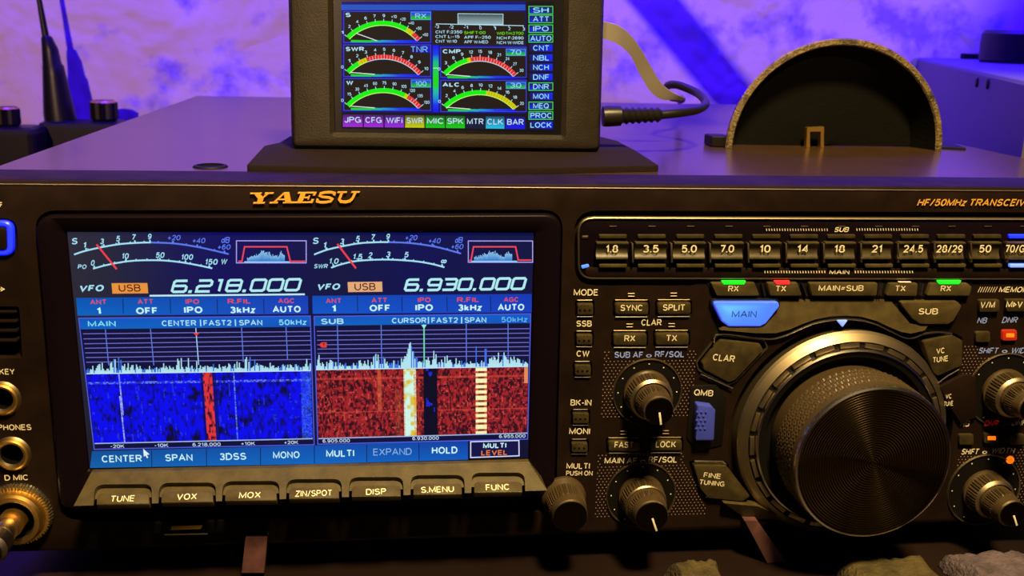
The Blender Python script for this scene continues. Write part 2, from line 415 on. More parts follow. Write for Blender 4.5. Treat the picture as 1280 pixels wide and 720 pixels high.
CY = (165, 225, 245); CB = (95, 125, 250); LI = (175, 165, 250)
def main_display():
    S = Screen(FRONT, .0003)
    # background, column by column
    for i in range(12):
        s0, s1 = i / 12, (i + 1) / 12
        q = [(84, 290), (667, 291), (660, 572), (112, 585)]
        g = [(0, (44, 42, 56)), (.12, (34, 36, 62)), (.3, (14, 12, 96)), (.45, (14, 14, 82)), (.56, (16, 20, 66)), (.75, (10, 14, 84)), (1.01, (12, 18, 66))]
        def gc(s):
            for a, b in zip(g, g[1:]):
                if s <= b[0]: return mixc(a[1], b[1], (s - a[0]) / (b[0] - a[0]))
            return g[-1][1]
        c0, c1 = gc(s0), gc(s1)
        S.poly([quad_pt(q, s0, 0), quad_pt(q, s1, 0), quad_pt(q, s1, 1), quad_pt(q, s0, 1)], [c0, c1, mixc(c1, (6, 6, 30), .5), mixc(c0, (6, 6, 30), .5)], 0)
    A = lambda x, y: (80 + x / 4.129, 285 + y / 4.13)
    B = lambda x, y: (380 + x / 4.129, 285 + y / 4.13)
    def meter(T, arc1, k9, arc2, lab1, lab2, needle):
        p = [tuple(v)[:2] for v in smooth_path([(*T(*a), 0) for a in arc1], 5)]
        x9 = T(*k9)[0]
        S.line([a for a in p if a[0] <= x9 + .5], 2.0, CY, 3); S.line([a for a in p if a[0] >= x9 - .5], 2.0, (90, 120, 240), 2)
        p2 = [tuple(v)[:2] for v in smooth_path([(*T(*a), 0) for a in arc2], 5)]
        S.line(p2, 2.0, CY, 3)
        for (tab, pp, blue) in ((lab1, p, True), (lab2, p2, False)):
            for (t, x, y, w, h, tick) in tab:
                X, Y = T(x, y); c = CY if not (blue and X > x9 + 5) else CB
                S.text(t, X, Y, w, h, c, shear=.22, bold=.03 if c == CY else .012)
                if tick:
                    Yt = interp(pp, T(tick, 0)[0]); Xt = T(tick, 0)[0]
                    S.line([(Xt, Yt), (Xt - .8, Yt - 3.2)], 1.8, c, 3)
            m = int(22)
            lo, hi = pp[0][0], pp[-1][0]
            for k in range(1, m):
                Xt = lo + (hi - lo) * k / m; Yt = interp(pp, Xt)
                if k % 2 == 0: S.line([(Xt, Yt), (Xt - .3, Yt - 2.1)], 1.2, CY if not (blue and Xt > x9) else CB, 3)
        S.line([T(*needle[0]), T(*needle[1])], 2.4, (240, 60, 75), 6)
    meter(A, [(52, 137), (110, 118), (200, 98), (290, 83), (370, 77), (447, 75), (570, 80), (690, 98), (790, 120), (850, 135)], (447, 75),
          [(150, 210), (225, 190), (320, 173), (400, 167), (500, 167), (590, 175), (680, 190), (765, 208)],
          [('S', 57, 68, 9, 8, 0), ('1', 108, 88, 5, 7, 116), ('3', 198, 69, 6, 7, 207), ('5', 281, 55, 6, 7, 285), ('7', 362, 47, 6, 7, 368), ('9', 443, 44, 6, 7, 446),
           ('+20', 570, 50, 17, 6.5, 565), ('+40', 698, 65, 17, 6.5, 690), ('dB', 835, 62, 12, 7.5, 0), ('+60', 828, 98, 17, 6.5, 830)],
          [('PO', 95, 200, 12, 5.5, 0), ('0', 150, 180, 6, 7, 158), ('10', 318, 145, 10, 7, 322), ('50', 498, 140, 12, 7, 497), ('100', 637, 150, 16, 7, 629), ('150', 762, 175, 17, 7.2, 752), ('W', 827, 173, 9, 7, 0)],
          [(168, 85), (272, 213)])
    meter(B, [(52, 137), (120, 112), (205, 93), (285, 79), (360, 74), (435, 73), (550, 78), (665, 94), (740, 112), (810, 132)], (435, 73),
          [(140, 205), (190, 188), (260, 172), (340, 165), (430, 163), (520, 167), (600, 175), (670, 188), (725, 203)],
          [('S', 62, 66, 9, 8, 0), ('1', 108, 88, 5, 7, 116), ('3', 198, 69, 6, 7, 205), ('5', 279, 55, 6, 7, 282), ('7', 357, 47, 6, 7, 362), ('9', 434, 44, 6, 7, 437),
           ('+20', 555, 50, 16, 6.5, 548), ('+40', 675, 66, 16, 6.5, 665), ('dB', 800, 62, 11, 7.5, 0), ('+60', 792, 96, 16, 6.5, 795)],
          [('SWR', 88, 197, 18, 5.5, 0), ('1.0', 155, 171, 13, 7, 153), ('1.5', 278, 148, 13, 7, 281), ('2', 342, 140, 6.5, 7, 344), ('3', 436, 136, 6.5, 7, 437), ('5', 530, 138, 6.5, 7, 523), ('\u221e', 722, 170, 9, 8, 715)],
          [(172, 82), (268, 208)])
    def filt(T, x0, x1, y0, y1, tr, b0, b1, seed):
        S.line([T(x0, y0), T(x1, y0), T(x1, y1), T(x0, y1)], 1.1, LI, 2, True)
        S.line([T(*a) for a in tr], 1.8, (240, 70, 85), 3)
        rn = random.Random(seed); n = 46
        for k in range(n):
            f = k / n; hh = 14 + 34 * math.exp(-((f - .45) / .2) ** 2) * rn.uniform(.6, 1) + 34 * math.exp(-((f - .9) / .08) ** 2) * rn.uniform(.5, 1) + rn.uniform(0, 14)
            x = b0 + (b1 - b0) * f; w = (b1 - b0) / n * .8
            S.poly([T(x, y1 - 8 - hh), T(x + w, y1 - 8 - hh), T(x + w, y1 - 8), T(x, y1 - 8)], [(150, 210, 250), (150, 210, 250), (40, 130, 220), (40, 130, 220)], 2)
        S.line([T(b0 - 15, y1 - 4), T(b1 + 25, y1 - 4)], 2.0, (150, 195, 250), 4)
    filt(A, 890, 1250, 66, 180, [(900, 172), (918, 172), (932, 97), (1150, 97), (1168, 172), (1245, 172)], 945, 1140, 3)
    filt(B, 848, 1180, 67, 177, [(852, 168), (862, 168), (875, 97), (1092, 97), (1106, 166), (1175, 166)], 878, 1075, 4)
    # VFO rows
    S.text('VFO', 115, 360.3, 33, 8, CY, -.02, shear=.3, bold=.05); S.text('VFO', 411, 358.4, 31, 7.8, CY, -.015, shear=.3, bold=.05)
    S.poly([A(245, 285), A(430, 284), A(435, 337), A(250, 339)], (232, 146, 62), 2); S.text('USB', 162, 360, 28, 9, (70, 10, 10), -.01, lvl=4, bold=.01)
    S.poly([B(225, 279), B(403, 277), B(405, 329), B(228, 331)], (226, 168, 120), 2); S.text('USB', 456, 358.4, 27, 9, (70, 10, 15), -.01, lvl=4, bold=.01)
    digits(S, '6.218.000', 212, 379, 366.6, 364.2, 17, (175, 235, 240)); digits(S, '6.930.000', 503.5, 660, 364.6, 362.6, 16.5, (175, 235, 240))
    S.line([(187, 369.7), (381, 367.9)], 2.2, (190, 235, 245), 3)
    for (q, seps, c0, c1) in (([(95, 372.4), (385, 369.8), (385.5, 392.3), (97, 394.6)], [(153.6, 0), (212.7, 0), (271.3, 0), (329.5, 0)], (0, 98, 190), (24, 66, 190)),
                              ([(390.4, 369.8), (664.6, 367.3), (664.6, 390.4), (390.8, 392.3)], [(446.6, 0), (502.3, 0), (558.5, 0), (613, 0)], (10, 85, 200), (20, 60, 190))):
        S.poly(q, [mixc(c0, (0, 50, 150), .3), mixc(c1, (0, 40, 150), .3), c1, c0], 1)
        for x, _ in seps: S.line([(x, q[0][1] + 1), (x + .6, q[3][1] - 3)], 1.0, (10, 30, 90), 2)
    RD = (225, 75, 80); W1 = (200, 245, 250)
    for t, x, y, w in (('ANT', 122.9, 377.5, 20), ('ATT', 181.7, 377, 19), ('IPO', 240.6, 377, 17), ('R.FIL', 298.7, 376.5, 28), ('AGC', 357.8, 376, 20),
                       ('ANT', 416.8, 376, 19), ('ATT', 474, 375.3, 19), ('IPO', 530.2, 374.9, 16), ('R.FIL', 584.7, 374.6, 27), ('AGC', 638.7, 374.4, 18)):
        S.text(t, x, y, w, 6, RD, -.01, bold=.03)
    for t, x, y, w in (('1', 124, 388.7, 5), ('OFF', 183.4, 388.4, 26), ('IPO', 241.8, 387.4, 23), ('3kHz', 304, 387.4, 32), ('AUTO', 358.5, 386.5, 35),
                       ('1', 417.5, 385.8, 5), ('OFF', 474.5, 385, 25), ('IPO', 530.2, 384.5, 22), ('3kHz', 587.8, 384.5, 30), ('AUTO', 638.7, 384, 33)):
        S.text(t, x, y, w, 8.2, W1, -.01, bold=.045)
    # the two spectrum scopes
    def scope(hd, fr, vl, hy, base, wf, seed, mode):
        S.poly(fr, (9, 12, 58), 1)
        S.line([hd[0], hd[1], fr[2], fr[3]], 1.2, (80, 90, 220), 4, True)
        S.poly(hd, [(4, 84, 190), (10, 90, 200), (12, 82, 185), (8, 96, 190)], 2)
        for a, b, c in vl: S.line([a, b], 1.1 if c != 'g' else 1.6, {'g': (110, 225, 170), 'w': (170, 215, 250)}.get(c, (95, 120, 225)), 3)
        for a, b in hy:
            S.line([(quad_x(fr, a, 0), a), (quad_x(fr, b, 1), b)], .9, (118, 112, 208), 2)
        rn = random.Random(seed); n = 190
        for k in range(n):
            f = (k + .5) / n; x = base[0][0] + (base[1][0] - base[0][0]) * f; y = base[0][1] + (base[1][1] - base[0][1]) * f
            hh = 3.5 + 13 * rn.random() ** 1.5 * (.7 + .5 * math.sin(f * 21 + seed)) ; 
            if rn.random() < .08: hh += 4
            col = (176, 228, 240) if rn.random() < .75 else (60, 120, 225)
            if mode == 'sub':
                if .40 < f < .48: hh = 6 + 30 * math.exp(-abs(f - .443) / .012) + rn.random() * 9
                if abs(f - .757) < .003: hh, col = 26, (60, 110, 230)
                if abs(f - .80) < .003: hh, col = 23, (60, 110, 230)
            dx = -.02 * hh if x < 250 else 0
            S.poly([(x - .62 + dx, y - hh), (x + .62 + dx, y - hh), (x + .75, y + .5), (x - .75, y + .5)], col, 5)
        S.line([base[0], base[1]], 1.2, (200, 225, 245), 6)
        nx, ny = 170, 62; N1 = vnoise(seed); N2 = vnoise(seed + 9)
        for j in range(ny):
            for i in range(nx):
                s, t = (i + .5) / nx, (j + .5) / ny
                if mode == 'main':
                    n1 = N1(s * 17, t * 6) * .6 + N2(s * 40, t * 14) * .4; st = N2(s * 150, t * 9 + 50)
                    dark = max(0, (n1 - .52) * 3.6) * min(1, s * 2.4 + .1) * min(1, t * 3 + .15)
                    sk = N1(s * 120 + 31, t * 17); c = mixc((2, 6, 236), (3, 3, 60), dark * (.45 + .9 * sk) + max(0, sk - .52) * 1.7)
                    if st > .83 and rn.random() < .7: c = mixc(c, (45, 75, 235), .55)
                    if abs(t - .125) < .016: c = mixc(c, (95, 120, 240), .35 + .65 * (rn.random() > .6))
                    if abs(s - (.143 - .004 * t)) < .0035: c = mixc((175, 185, 245), (60, 80, 240), rn.random() * .7)
                    if .515 + .004 * t < s < .560: c = mixc((222, 52, 58), (30, 8, 40), max(0, (N2(s * 190, t * 22) - .5) * 2.6))
                    elif .505 < s < .575: c = mixc(c, (4, 4, 70), .6)
                    if abs(s - .655) < .0045: c = mixc(c, (120, 165, 245), .3 + .6 * rn.random())
                    if s > .955: c = mixc(c, (60, 110, 240), .25 + .6 * rn.random() * (1 if s > .985 or t > .3 else .6))
                else:
                    n1 = N1(s * 9, t * 5)
                    c = mixc((158, 34, 40), (48, 8, 28), min(1, max(0, (N2(s * 150 + 3, t * 30) - .40) * 3.0)) * (.70 + .6 * n1))
                    if N1(s * 140 + 60, t * 30 + 9) > .82: c = mixc(c, (215, 80, 65), .75)
                    if abs(t - .13) < .02 or abs(t - .62) < .012: c = mixc(c, (205, 70, 55), .6)
                    if abs(s - .297) < .010 and t < .62: c = mixc(c, (225, 110, 60), .55)
                    if .37 < s < .40 or .475 < s < .49: c = mixc(c, (190, 90, 50), .35 * (t > .3))
                    if .412 < s < .470:
                        c = mixc((205, 245, 235), (222, 190, 60), max(0, (N2(s * 60, t * 16) - .45) * 2.6))
                        if s < .42 or s > .46: c = mixc(c, (225, 120, 50), .7 * rn.random())
                    if .505 < s < .568:
                        c = (5, 4, 34)
                        if N2(s * 50 + 7, t * 13) > .68 and .515 < s < .56: c = mixc((30, 50, 235), (10, 10, 110), rn.random() * .6)
                    if .752 < s < .806:
                        ph = (t * 11.5 + .1) % 1
                        if ph < .62: c = mixc((240, 235, 150), (250, 250, 215), rn.random())
                        elif s < .765 or s > .795: c = (210, 90, 50)
                        else: c = (130, 40, 30)
                    if s > .985 and t < .25: c = (225, 140, 90)
                S.poly([quad_pt(wf, i / nx, j / ny), quad_pt(wf, (i + 1) / nx, j / ny), quad_pt(wf, (i + 1) / nx, (j + 1) / ny), quad_pt(wf, i / nx, (j + 1) / ny)], c, 3)
        S.line([wf[3], wf[2]], 1.2, (165, 185, 235), 5)
    def quad_x(fr, y, side):
        a, b = (fr[0], fr[3]) if side == 0 else (fr[1], fr[2])
        return a[0] + (b[0] - a[0]) * (y - a[1]) / (b[1] - a[1]) + (3 if side == 0 else -1)
    C = lambda x, y: (90 + x / 3.6, 390 + y / 3.6)
    D = lambda x, y: (380 + x / 3.6, 390 + y / 3.6)
    scope([C(30, 28), C(1072, 18), C(1073, 66), C(40, 78)], [C(30, 28), C(1075, 18), C(1090, 597), C(100, 618)],
          [(C(150, 78), C(165, 240), ''), (C(353, 75), C(368, 240), ''), (C(557, 72), C(570, 238), 'w'), (C(763, 70), C(771, 225), ''), (C(963, 68), C(970, 215), '')],
          [(390 + a / 3.6, 390 + b / 3.6) for a, b in ((98, 88), (121, 108), (143, 128), (163, 148), (184, 172), (205, 192), (226, 213))],
          (C(65, 278), C(1075, 264)), [C(65, 281), C(1075, 267), C(1083, 570), C(102, 592)], 5, 'main')
    scope([D(45, 20), D(1020, 8), D(1018, 50), D(48, 62)], [D(45, 20), D(1020, 8), D(1006, 572), D(62, 595)],
          [(D(150, 60), D(155, 245), ''), (D(347, 58), D(350, 243), ''), (D(540, 56), D(541, 242), 'g'), (D(730, 54), D(731, 240), ''), (D(918, 52), D(919, 238), '')],
          [(390 + a / 3.6, 390 + b / 3.6) for a, b in ((87, 75), (106, 95), (127, 116), (148, 137), (167, 156), (186, 175), (210, 195))],
          (D(55, 260), D(1008, 245)), [D(55, 263), D(1008, 248), D(1005, 545), D(65, 570)], 8, 'sub')
    S.poly([C(545, 95), C(575, 93), C(560, 108)], (235, 60, 60), 4); S.poly([D(528, 58), D(552, 57), D(540, 76)], (150, 240, 220), 5)
    S.poly([D(67, 148), D(80, 136), D(102, 136), D(102, 160), D(80, 160)], (225, 60, 60), 4); S.text('T', 404.8, 431, 3, 4, (60, 10, 30), lvl=6)
    for t, x, y, w, ch, c in (('MAIN', 127.5, 404.7, 35, 7, (120, 220, 235)), ('CENTER', 223.9, 403.9, 43, 7, CY), ('|', 251, 403.8, 1.5, 8, CY), ('FAST2', 272, 403.6, 35, 7, CY), ('|', 294.5, 403.5, 1.5, 8, CY),
                           ('SPAN', 313.6, 403.3, 29, 7, CY), ('50kHz', 366.4, 402.8, 35, 7, (135, 215, 240)),
                           ('SUB', 415.6, 401.7, 28, 7, CY), ('CURSOR', 511.4, 400.6, 43, 6.8, CY), ('|', 535.5, 400.5, 1.5, 8, CY), ('FAST2', 555.8, 400.3, 33, 6.8, CY), ('|', 577, 400.2, 1.5, 8, CY),
                           ('SPAN', 594.4, 400, 27, 6.8, CY), ('50kHz', 643.3, 399.4, 33, 6.8, (90, 175, 235))):
        S.text(t, x, y, w, ch, c, -.012, bold=.03)
    for t, x, y, w in (('-20K', 147, 557.8, 17), ('-10K', 202, 556.7, 17), ('6.218.000', 258.3, 555.6, 35), ('+10K', 310.3, 554.4, 17), ('+20K', 364.2, 553, 17),
                       ('6.905.000', 420.3, 551, 34), ('6.930.000', 532, 547.8, 33), ('6.955.000', 640.3, 545.2, 33)):
        S.text(t, x, y, w, 4.3, (190, 215, 240), -.02, bold=.02)
    # soft keys along the foot of the display
    S.poly([(115, 564), (393, 556.8), (393.5, 580), (112.5, 585)], [(8, 78, 150), (10, 80, 175), (8, 100, 190), (10, 96, 170)], 1)
    S.poly([(393.5, 556.8), (585, 550.5), (585, 574.5), (393.5, 580)], [(10, 80, 175), (10, 60, 160), (8, 90, 190), (8, 100, 190)], 1)
    for x, y in ((189.5, 562), (258, 560), (325.5, 558.4), (392.8, 556.5), (458.3, 554.5), (523.6, 552.4)): S.line([(x, y + 1), (x + .3, y + 23)], 1.0, (10, 30, 90), 2)
    for t, x, y, w, c, b in (('CENTER', 152.5, 573.3, 50, W1, .02), ('SPAN', 223.9, 572, 34, W1, .02), ('3DSS', 291.4, 570.6, 33, W1, .02), ('MONO', 358, 568.6, 33, W1, .02), ('MULTI', 425.3, 566.7, 35, W1, .03),
                          ('EXPAND', 490.6, 564.7, 48, (135, 175, 225), .0), ('HOLD', 555.8, 562.8, 32, W1, .03)):
        S.text(t, x, y, w, 8.6, c, -.02, bold=b)
    S.poly([D(752, 586), D(965, 580), D(967, 646), D(752, 652)], (14, 16, 70), 1)
    S.line([D(750, 584), D(967, 578), D(968, 647), D(750, 655)], 1.3, (215, 220, 250), 3, True)
    S.text('MULTI', 618.3, 556.9, 29, 6.4, W1, -.02, bold=.04); S.text('LEVEL', 617.5, 565.8, 32, 6.4, (240, 120, 40), -.02, bold=.03)
    S.poly([(179, 561), (187, 568), (183.5, 568.6), (185.5, 572.2), (183.5, 572.6), (181.8, 569.3), (179.8, 571)], (225, 240, 250), 7)
    return S.mb

def circle3(a, b, c):
    ax, ay = a; bx, by = b; cx, cy = c
    d = 2 * (ax * (by - cy) + bx * (cy - ay) + cx * (ay - by))
    ux = ((ax * ax + ay * ay) * (by - cy) + (bx * bx + by * by) * (cy - ay) + (cx * cx + cy * cy) * (ay - by)) / d
    uy = ((ax * ax + ay * ay) * (cx - bx) + (bx * bx + by * by) * (ax - cx) + (cx * cx + cy * cy) * (bx - ax)) / d
    return ux, uy, math.hypot(ax - ux, ay - uy)
def meter_display(pl):
    S = Screen(pl, .0003)
    T = lambda x, y: (420 + x / 4.646, 10 + y / 4.646)
    R = lambda x, y: (640 + x / 3.787, 10 + y / 3.787)
    k = 1 / 4.646
    S.poly([(427, 2), (693, 2), (693.5, 163.5), (427, 160)], (9, 9, 22), 0)
    S.poly([(427, 2), (657, 2), (657, 142), (427, 140)], (6, 8, 120), 1)
    S.poly([T(30, -20), T(1100, -20), T(1100, 14), T(30, 12)], (30, 80, 190), 2)
    DK = (27, 20, 20); BL = (52, 62, 232)
    S.poly([T(558, 16), T(1098, 22), T(1098, 218), T(558, 214)], DK, 2)
    G = (0, 238, 12); Yw = (205, 205, 0); Rd = (222, 38, 44); WT = (180, 225, 245)
    def gauge(box, tri, segs, labels, title, tb, needle):
        x0, y0, x1, y1 = box
        S.poly([T(x0, y0), T(x1, y0), T(x1, y1), T(x0, y1)], DK, 2)
        S.line([T(x0, y0), T(x1, y0), T(x1, y1), T(x0, y1)], .9, BL, 3, True)
        ux, uy, r = circle3(*tri)
        a0 = math.atan2(tri[0][1] - uy, tri[0][0] - ux); a1 = math.atan2(tri[2][1] - uy, tri[2][0] - ux)
        pt = lambda f, rr: T(ux + rr * math.cos(a0 + (a1 - a0) * f), uy + rr * math.sin(a0 + (a1 - a0) * f))
        last = 0
        for f, c in segs:
            n = max(2, int((f - last) * 40))
            for q in range(n):
                u, v = last + (f - last) * q / n, last + (f - last) * (q + 1) / n
                S.poly([pt(u, r + 13), pt(v, r + 13), pt(v, r - 13), pt(u, r - 13)], c, 3)
            last = f
        for q in range(28):
            u, v = q / 28, (q + 1) / 28
            c = [c for f, c in segs if u < f + 1e-6]; c = c[0] if c else Rd
            S.line([pt(u, r - 14), pt(v, r - 14)], .8, WT if c == Rd else (200, 255, 120), 4)
            if c != G: S.line([pt(v, r - 13), pt(v, r + 9)], .5, (245, 200, 200) if c == Rd else (160, 120, 0), 4)
        nl = len(labels)
        for q, t in enumerate(labels):
            f = q / (nl - 1)
            S.line([pt(f, r + 10), pt(f, r + 25)], .8, WT, 4)
            X, Y = pt(f, r + 43); S.text(t, X + (1 if f > .55 else 0) * len(t) * .5, Y, 1.4 + 1.75 * len(t), 3.9, WT, bold=.02, res=1)
        S.text(title[0], *T(title[1], title[2]), title[3] * k, 5.2, WT, bold=.05)
        if tb:
            X0, Y0, X1, Y1 = tb[1]
            S.poly([T(X0, Y0), T(X1, Y0), T(X1, (Y0 + Y1) / 2), T(X0, (Y0 + Y1) / 2)], [(20, 60, 225), (20, 60, 225), (0, 110, 170), (0, 110, 170)], 4)
            S.poly([T(X0, (Y0 + Y1) / 2), T(X1, (Y0 + Y1) / 2), T(X1, Y1), T(X0, Y1)], [(10, 150, 80), (10, 150, 80), (20, 205, 20), (20, 205, 20)], 4)
            S.line([T(X0, Y0), T(X1, Y0), T(X1, Y1), T(X0, Y1)], .7, (90, 150, 240), 5, True)
            S.text(tb[0], *T((X0 + X1) / 2, (Y0 + Y1) / 2), (X1 - X0) * k * .56, 6, (150, 215, 245), bold=.0, lvl=6)
        S.line([T(*needle[0]), T(*needle[1])], .9, (235, 240, 245), 6)
        bx0, bx1, by = tri[0][0] + 18, tri[2][0], (tri[0][1] + tri[2][1]) / 2 + 14
        gr = [(0, (10, 210, 30)), (.3, (10, 200, 60)), (.45, (20, 160, 200)), (.7, (10, 60, 240)), (1, (0, 10, 235))]
        for a, b in zip(gr, gr[1:]):
            xa, xb = bx0 + (bx1 - bx0) * a[0], bx0 + (bx1 - bx0) * b[0]
            S.poly([T(xa, by - 6), T(xb, by - 4), T(xb, by + 9), T(xa, by + 7)], [a[1], b[1], b[1], a[1]], 4)
    gauge((45, 20, 550, 200), ((68, 172), (275, 87), (480, 183)), [(.80, G), (.9, Yw), (1, Rd)], ['1', '2', '4', '6', '7', '9', '+10', '+20', '+40', '+50', '+60'], ('S', 71, 40, 30), ('RX', (435, 24, 550, 68)), ((120, 148), (238, 190)))
    gauge((45, 214, 550, 398), ((68, 372), (277, 283), (488, 380)), [(.17, G), (.28, Yw), (1, Rd)], ['0', '1', '2', '3', '4', '5', '6', '7', '8', '9', '10'], ('SWR', 110, 238, 106), None, ((82, 374), (225, 385)))
    gauge((45, 410, 550, 595), ((68, 566), (277, 478), (488, 576)), [(.76, G), (.80, Yw), (1, Rd)], ['0', '15', '30', '45', '60', '75', '90', '105', '120', '135', '150'], ('W', 80, 434, 40), ('100', (437, 418, 550, 460)), ((88, 570), (225, 580)))
    gauge((608, 228, 1105, 402), ((630, 383), (835, 295), (1040, 390)), [(.34, G), (.38, Yw), (1, Rd)], ['0', '3', '6', '9', '12', '15', '18', '21', '24', '27', '30'], ('CMP', 672, 252, 104), ('70', (988, 238, 1100, 276)), ((640, 386), (780, 397)))
    gauge((608, 420, 1105, 602), ((632, 573), (835, 490), (1042, 583)), [(.57, G), (1, Yw)], ['0', '2', '4', '6', '8', '10', '12', '14', '16', '18', '20'], ('ALC', 667, 445, 96), ('30', (988, 430, 1100, 468)), ((640, 576), (780, 587)))
    S.poly([T(432, 216), T(548, 216), T(548, 260), T(432, 260)], [(20, 10, 70), (20, 20, 190), (10, 20, 190), (20, 10, 60)], 4)
    S.text('TNR', *T(484, 240), 96 * k, 7.5, (120, 185, 240), bold=0, lvl=6)
    gr = [(215, (0, 0, 230)), (270, (10, 60, 235)), (320, (10, 190, 120)), (400, (20, 215, 30)), (450, (20, 215, 30)), (500, (20, 170, 190)), (560, (10, 50, 235)), (606, (0, 0, 230))]
    for a, b in zip(gr, gr[1:]): S.poly([T(563, a[0]), T(596, a[0]), T(596, b[0]), T(563, b[0])], [a[1], a[1], b[1], b[1]], 3)
    S.line([T(563, 349), T(596, 349)], .8, (190, 250, 200), 4)
    # pass-band picture with its scale and notes
    S.poly([T(708, 33), T(970, 36), T(970, 97), T(708, 94)], [(50, 62, 70), (50, 62, 70), (150, 180, 185), (150, 180, 185)], 3)
    S.line([T(708, 33), T(970, 36), T(970, 97), T(708, 94)], .8, WT, 4, True)
    S.line([T(580, 92), T(1090, 103)], .9, WT, 4)
    for q, t in enumerate(['-3', '-2', '-1', '0', '1', '2', '3']):
        x = 583 + q * 84; S.line([T(x, 92 + q * 1.8), T(x, 102 + q * 1.8)], .8, WT, 4); S.text(t, *T(x + 4, 108 + q * 2.4), 2.3 * len(t) + .5, 4, WT, bold=.02, res=1)
    for r_, row in enumerate([('CNT F:2350', 'SHIFT:00', 'WIDTH:2700'), ('CNT L:-15', 'APF F:-250', 'NCH F:2690'), ('CNT W:10', 'APF W:MED', 'NCH W:WIDE')]):
        for c_, t in enumerate(row):
            x = (578, 744, 934)[c_]; y = 139 + r_ * 27 + c_ * 4; w = len(t) * 15.5
            S.text(t, *T(x + w / 2, y), w * k, 3.7, (110, 215, 10) if (r_ == 0 and c_) else WT, bold=.015, res=1)
    keys = [('JPG', 40, 155, (160, 40, 215)), ('CFG', 162, 275, (160, 40, 215)), ('WiFi', 283, 395, (150, 40, 225)), ('SWR', 402, 513, (200, 205, 10)), ('MIC', 520, 632, (10, 200, 20)),
            ('SPK', 638, 748, (10, 205, 15)), ('MTR', 752, 865, (10, 20, 60)), ('CLK', 870, 978, (30, 190, 230)), ('BAR', 985, 1098, (10, 20, 235))]
    for i, (t, x0, x1, c) in enumerate(keys):
        y0 = 618 + i * 1.6; y1 = 690 + i * 1.4
        ca = mixc(c, (10, 10, 40), .65); cm = mixc(c, (10, 10, 40), .2)
        S.poly([T(x0, y0), T(x1, y0 + 1), T(x1, y0 + 42), T(x0, y0 + 41)], [ca, ca, cm, cm], 2); S.poly([T(x0, y0 + 41), T(x1, y0 + 42), T(x1, y1 + 1), T(x0, y1)], [cm, cm, c, c], 2)
        S.text(t, *T((x0 + x1) / 2, y0 + 31), (x1 - x0) * k * .84, 7.2, (195, 225, 245), .01, bold=.01)
    col = [('SH', 10, 1), ('ATT', 52, 1), ('IPO', 98, 1), ('AUTO', 144, 1), ('CNT', 189, 0), ('NBL', 236, 0), ('NCH', 281, 0), ('DNF', 327, 0), ('DNR', 372, 1), ('MON', 418, 0), ('MEQ', 463, 1), ('PROC', 509, 1), ('LOCK', 554, 0)]
    for t, y, g in col:
        S.poly([R(82, y - 17), R(192, y - 17), R(192, y + 17), R(82, y + 17)], [(12, 16, 90), (8, 30, 60) if g else (10, 40, 235), (8, 30, 60) if g else (5, 20, 235), (20, 40, 215) if g else (12, 14, 60)], 2)
        if g: S.line([R(80, y - 18), R(193, y - 18), R(193, y + 18), R(80, y + 18)], .9, (70, 215, 90), 3, True)
        S.text(t, *R(137, y), (74 if len(t) < 4 else 100) / 3.787, 6.6, (150, 225, 250), bold=.01)
    return S.mb

# ================================================================ helpers for cut solids
def cut(o, cutter_mb):
    c = cutter_mb.build('cutter', None, smooth=0, weld=True)
    bmx = bmesh.new(); bmx.from_mesh(c.data); bmesh.ops.recalc_face_normals(bmx, faces=bmx.faces); bmx.to_mesh(c.data); bmx.free()
    c.location = (-o.parent.location[0], -o.parent.location[1], -o.parent.location[2]) if o.parent else (0, 0, 0)
    par = o.parent; o.parent = None
    md = o.modifiers.new('cut', 'BOOLEAN'); md.operation = 'DIFFERENCE'; md.solver = 'EXACT'; md.use_self = True; md.object = c
    bpy.context.view_layer.update()
    dg = bpy.context.evaluated_depsgraph_get()
    me = bpy.data.meshes.new_from_object(o.evaluated_get(dg))
    o.modifiers.remove(md); old = o.data; o.data = me; me.name = old.name
    bpy.data.objects.remove(c)
    o.parent = par
    me.polygons.foreach_set('use_smooth', [True] * len(me.polygons)); me.set_sharp_from_angle(angle=math.radians(30))
    return o
def well(mb, pl, loop, depth, m, top=.03):
    l = ccw(loop)
    mb.loops([[pl.P(u, v, -depth) for u, v in l], [pl.P(u, v, top) for u, v in l]], m, cap0=True, cap1=True)
def dist(pl, a, b, h=0.0):
    p, q = pl.px(*a, h), pl.px(*b, h); return math.hypot(p[0] - q[0], p[1] - q[1])

XL, XR = -.1405, .277
ZB = .012
radio = thing('transceiver', 'large black desktop radio transceiver with lit spectrum display, band keys and big tuning dial', 'radio', ((XL + XR) / 2, .19, 0))

# ---------------------------------------------------------------- front panel with its recesses
DISP = fillet(pxl(FRONT, [(42, 263), (704, 262), (695, 640), (76, 652)]), .0075, 6)
BAND = fillet(pxl(FRONT, [(717, 263), (1420, 266), (1420, 350), (876, 350), (868, 357), (718, 357)]), [.008, .008, .004, .002, .003, .008], 5)
DC = FRONT.px(1052, 542)                         # axis of the tuning dial
RG = dist(FRONT, (1052, 542), (921, 542))        # outer radius of its ring
mb = MB()
lp = [(XL, ZB), (XR, ZB), (XR, ZT), (XL, ZT)]
rings = [[FRONT.P(u, v, -.022) for u, v in lp], [FRONT.P(u, v, -.0016) for u, v in lp], [FRONT.P(u, v, -.0005) for u, v in inset(lp, .0005)], [FRONT.P(u, v, 0) for u, v in inset(lp, .0016)]]
mb.loops(rings, 'panel_plastic', cap0=True)
panel = mb.build('front_panel', radio, weld=True)
cm = MB()
well(cm, FRONT, DISP, .0035, 'groove_black')
well(cm, FRONT, BAND, .0018, 'groove_black')
well(cm, FRONT, disc_loop(DC, RG + .0032, 72), .004, 'groove_black')
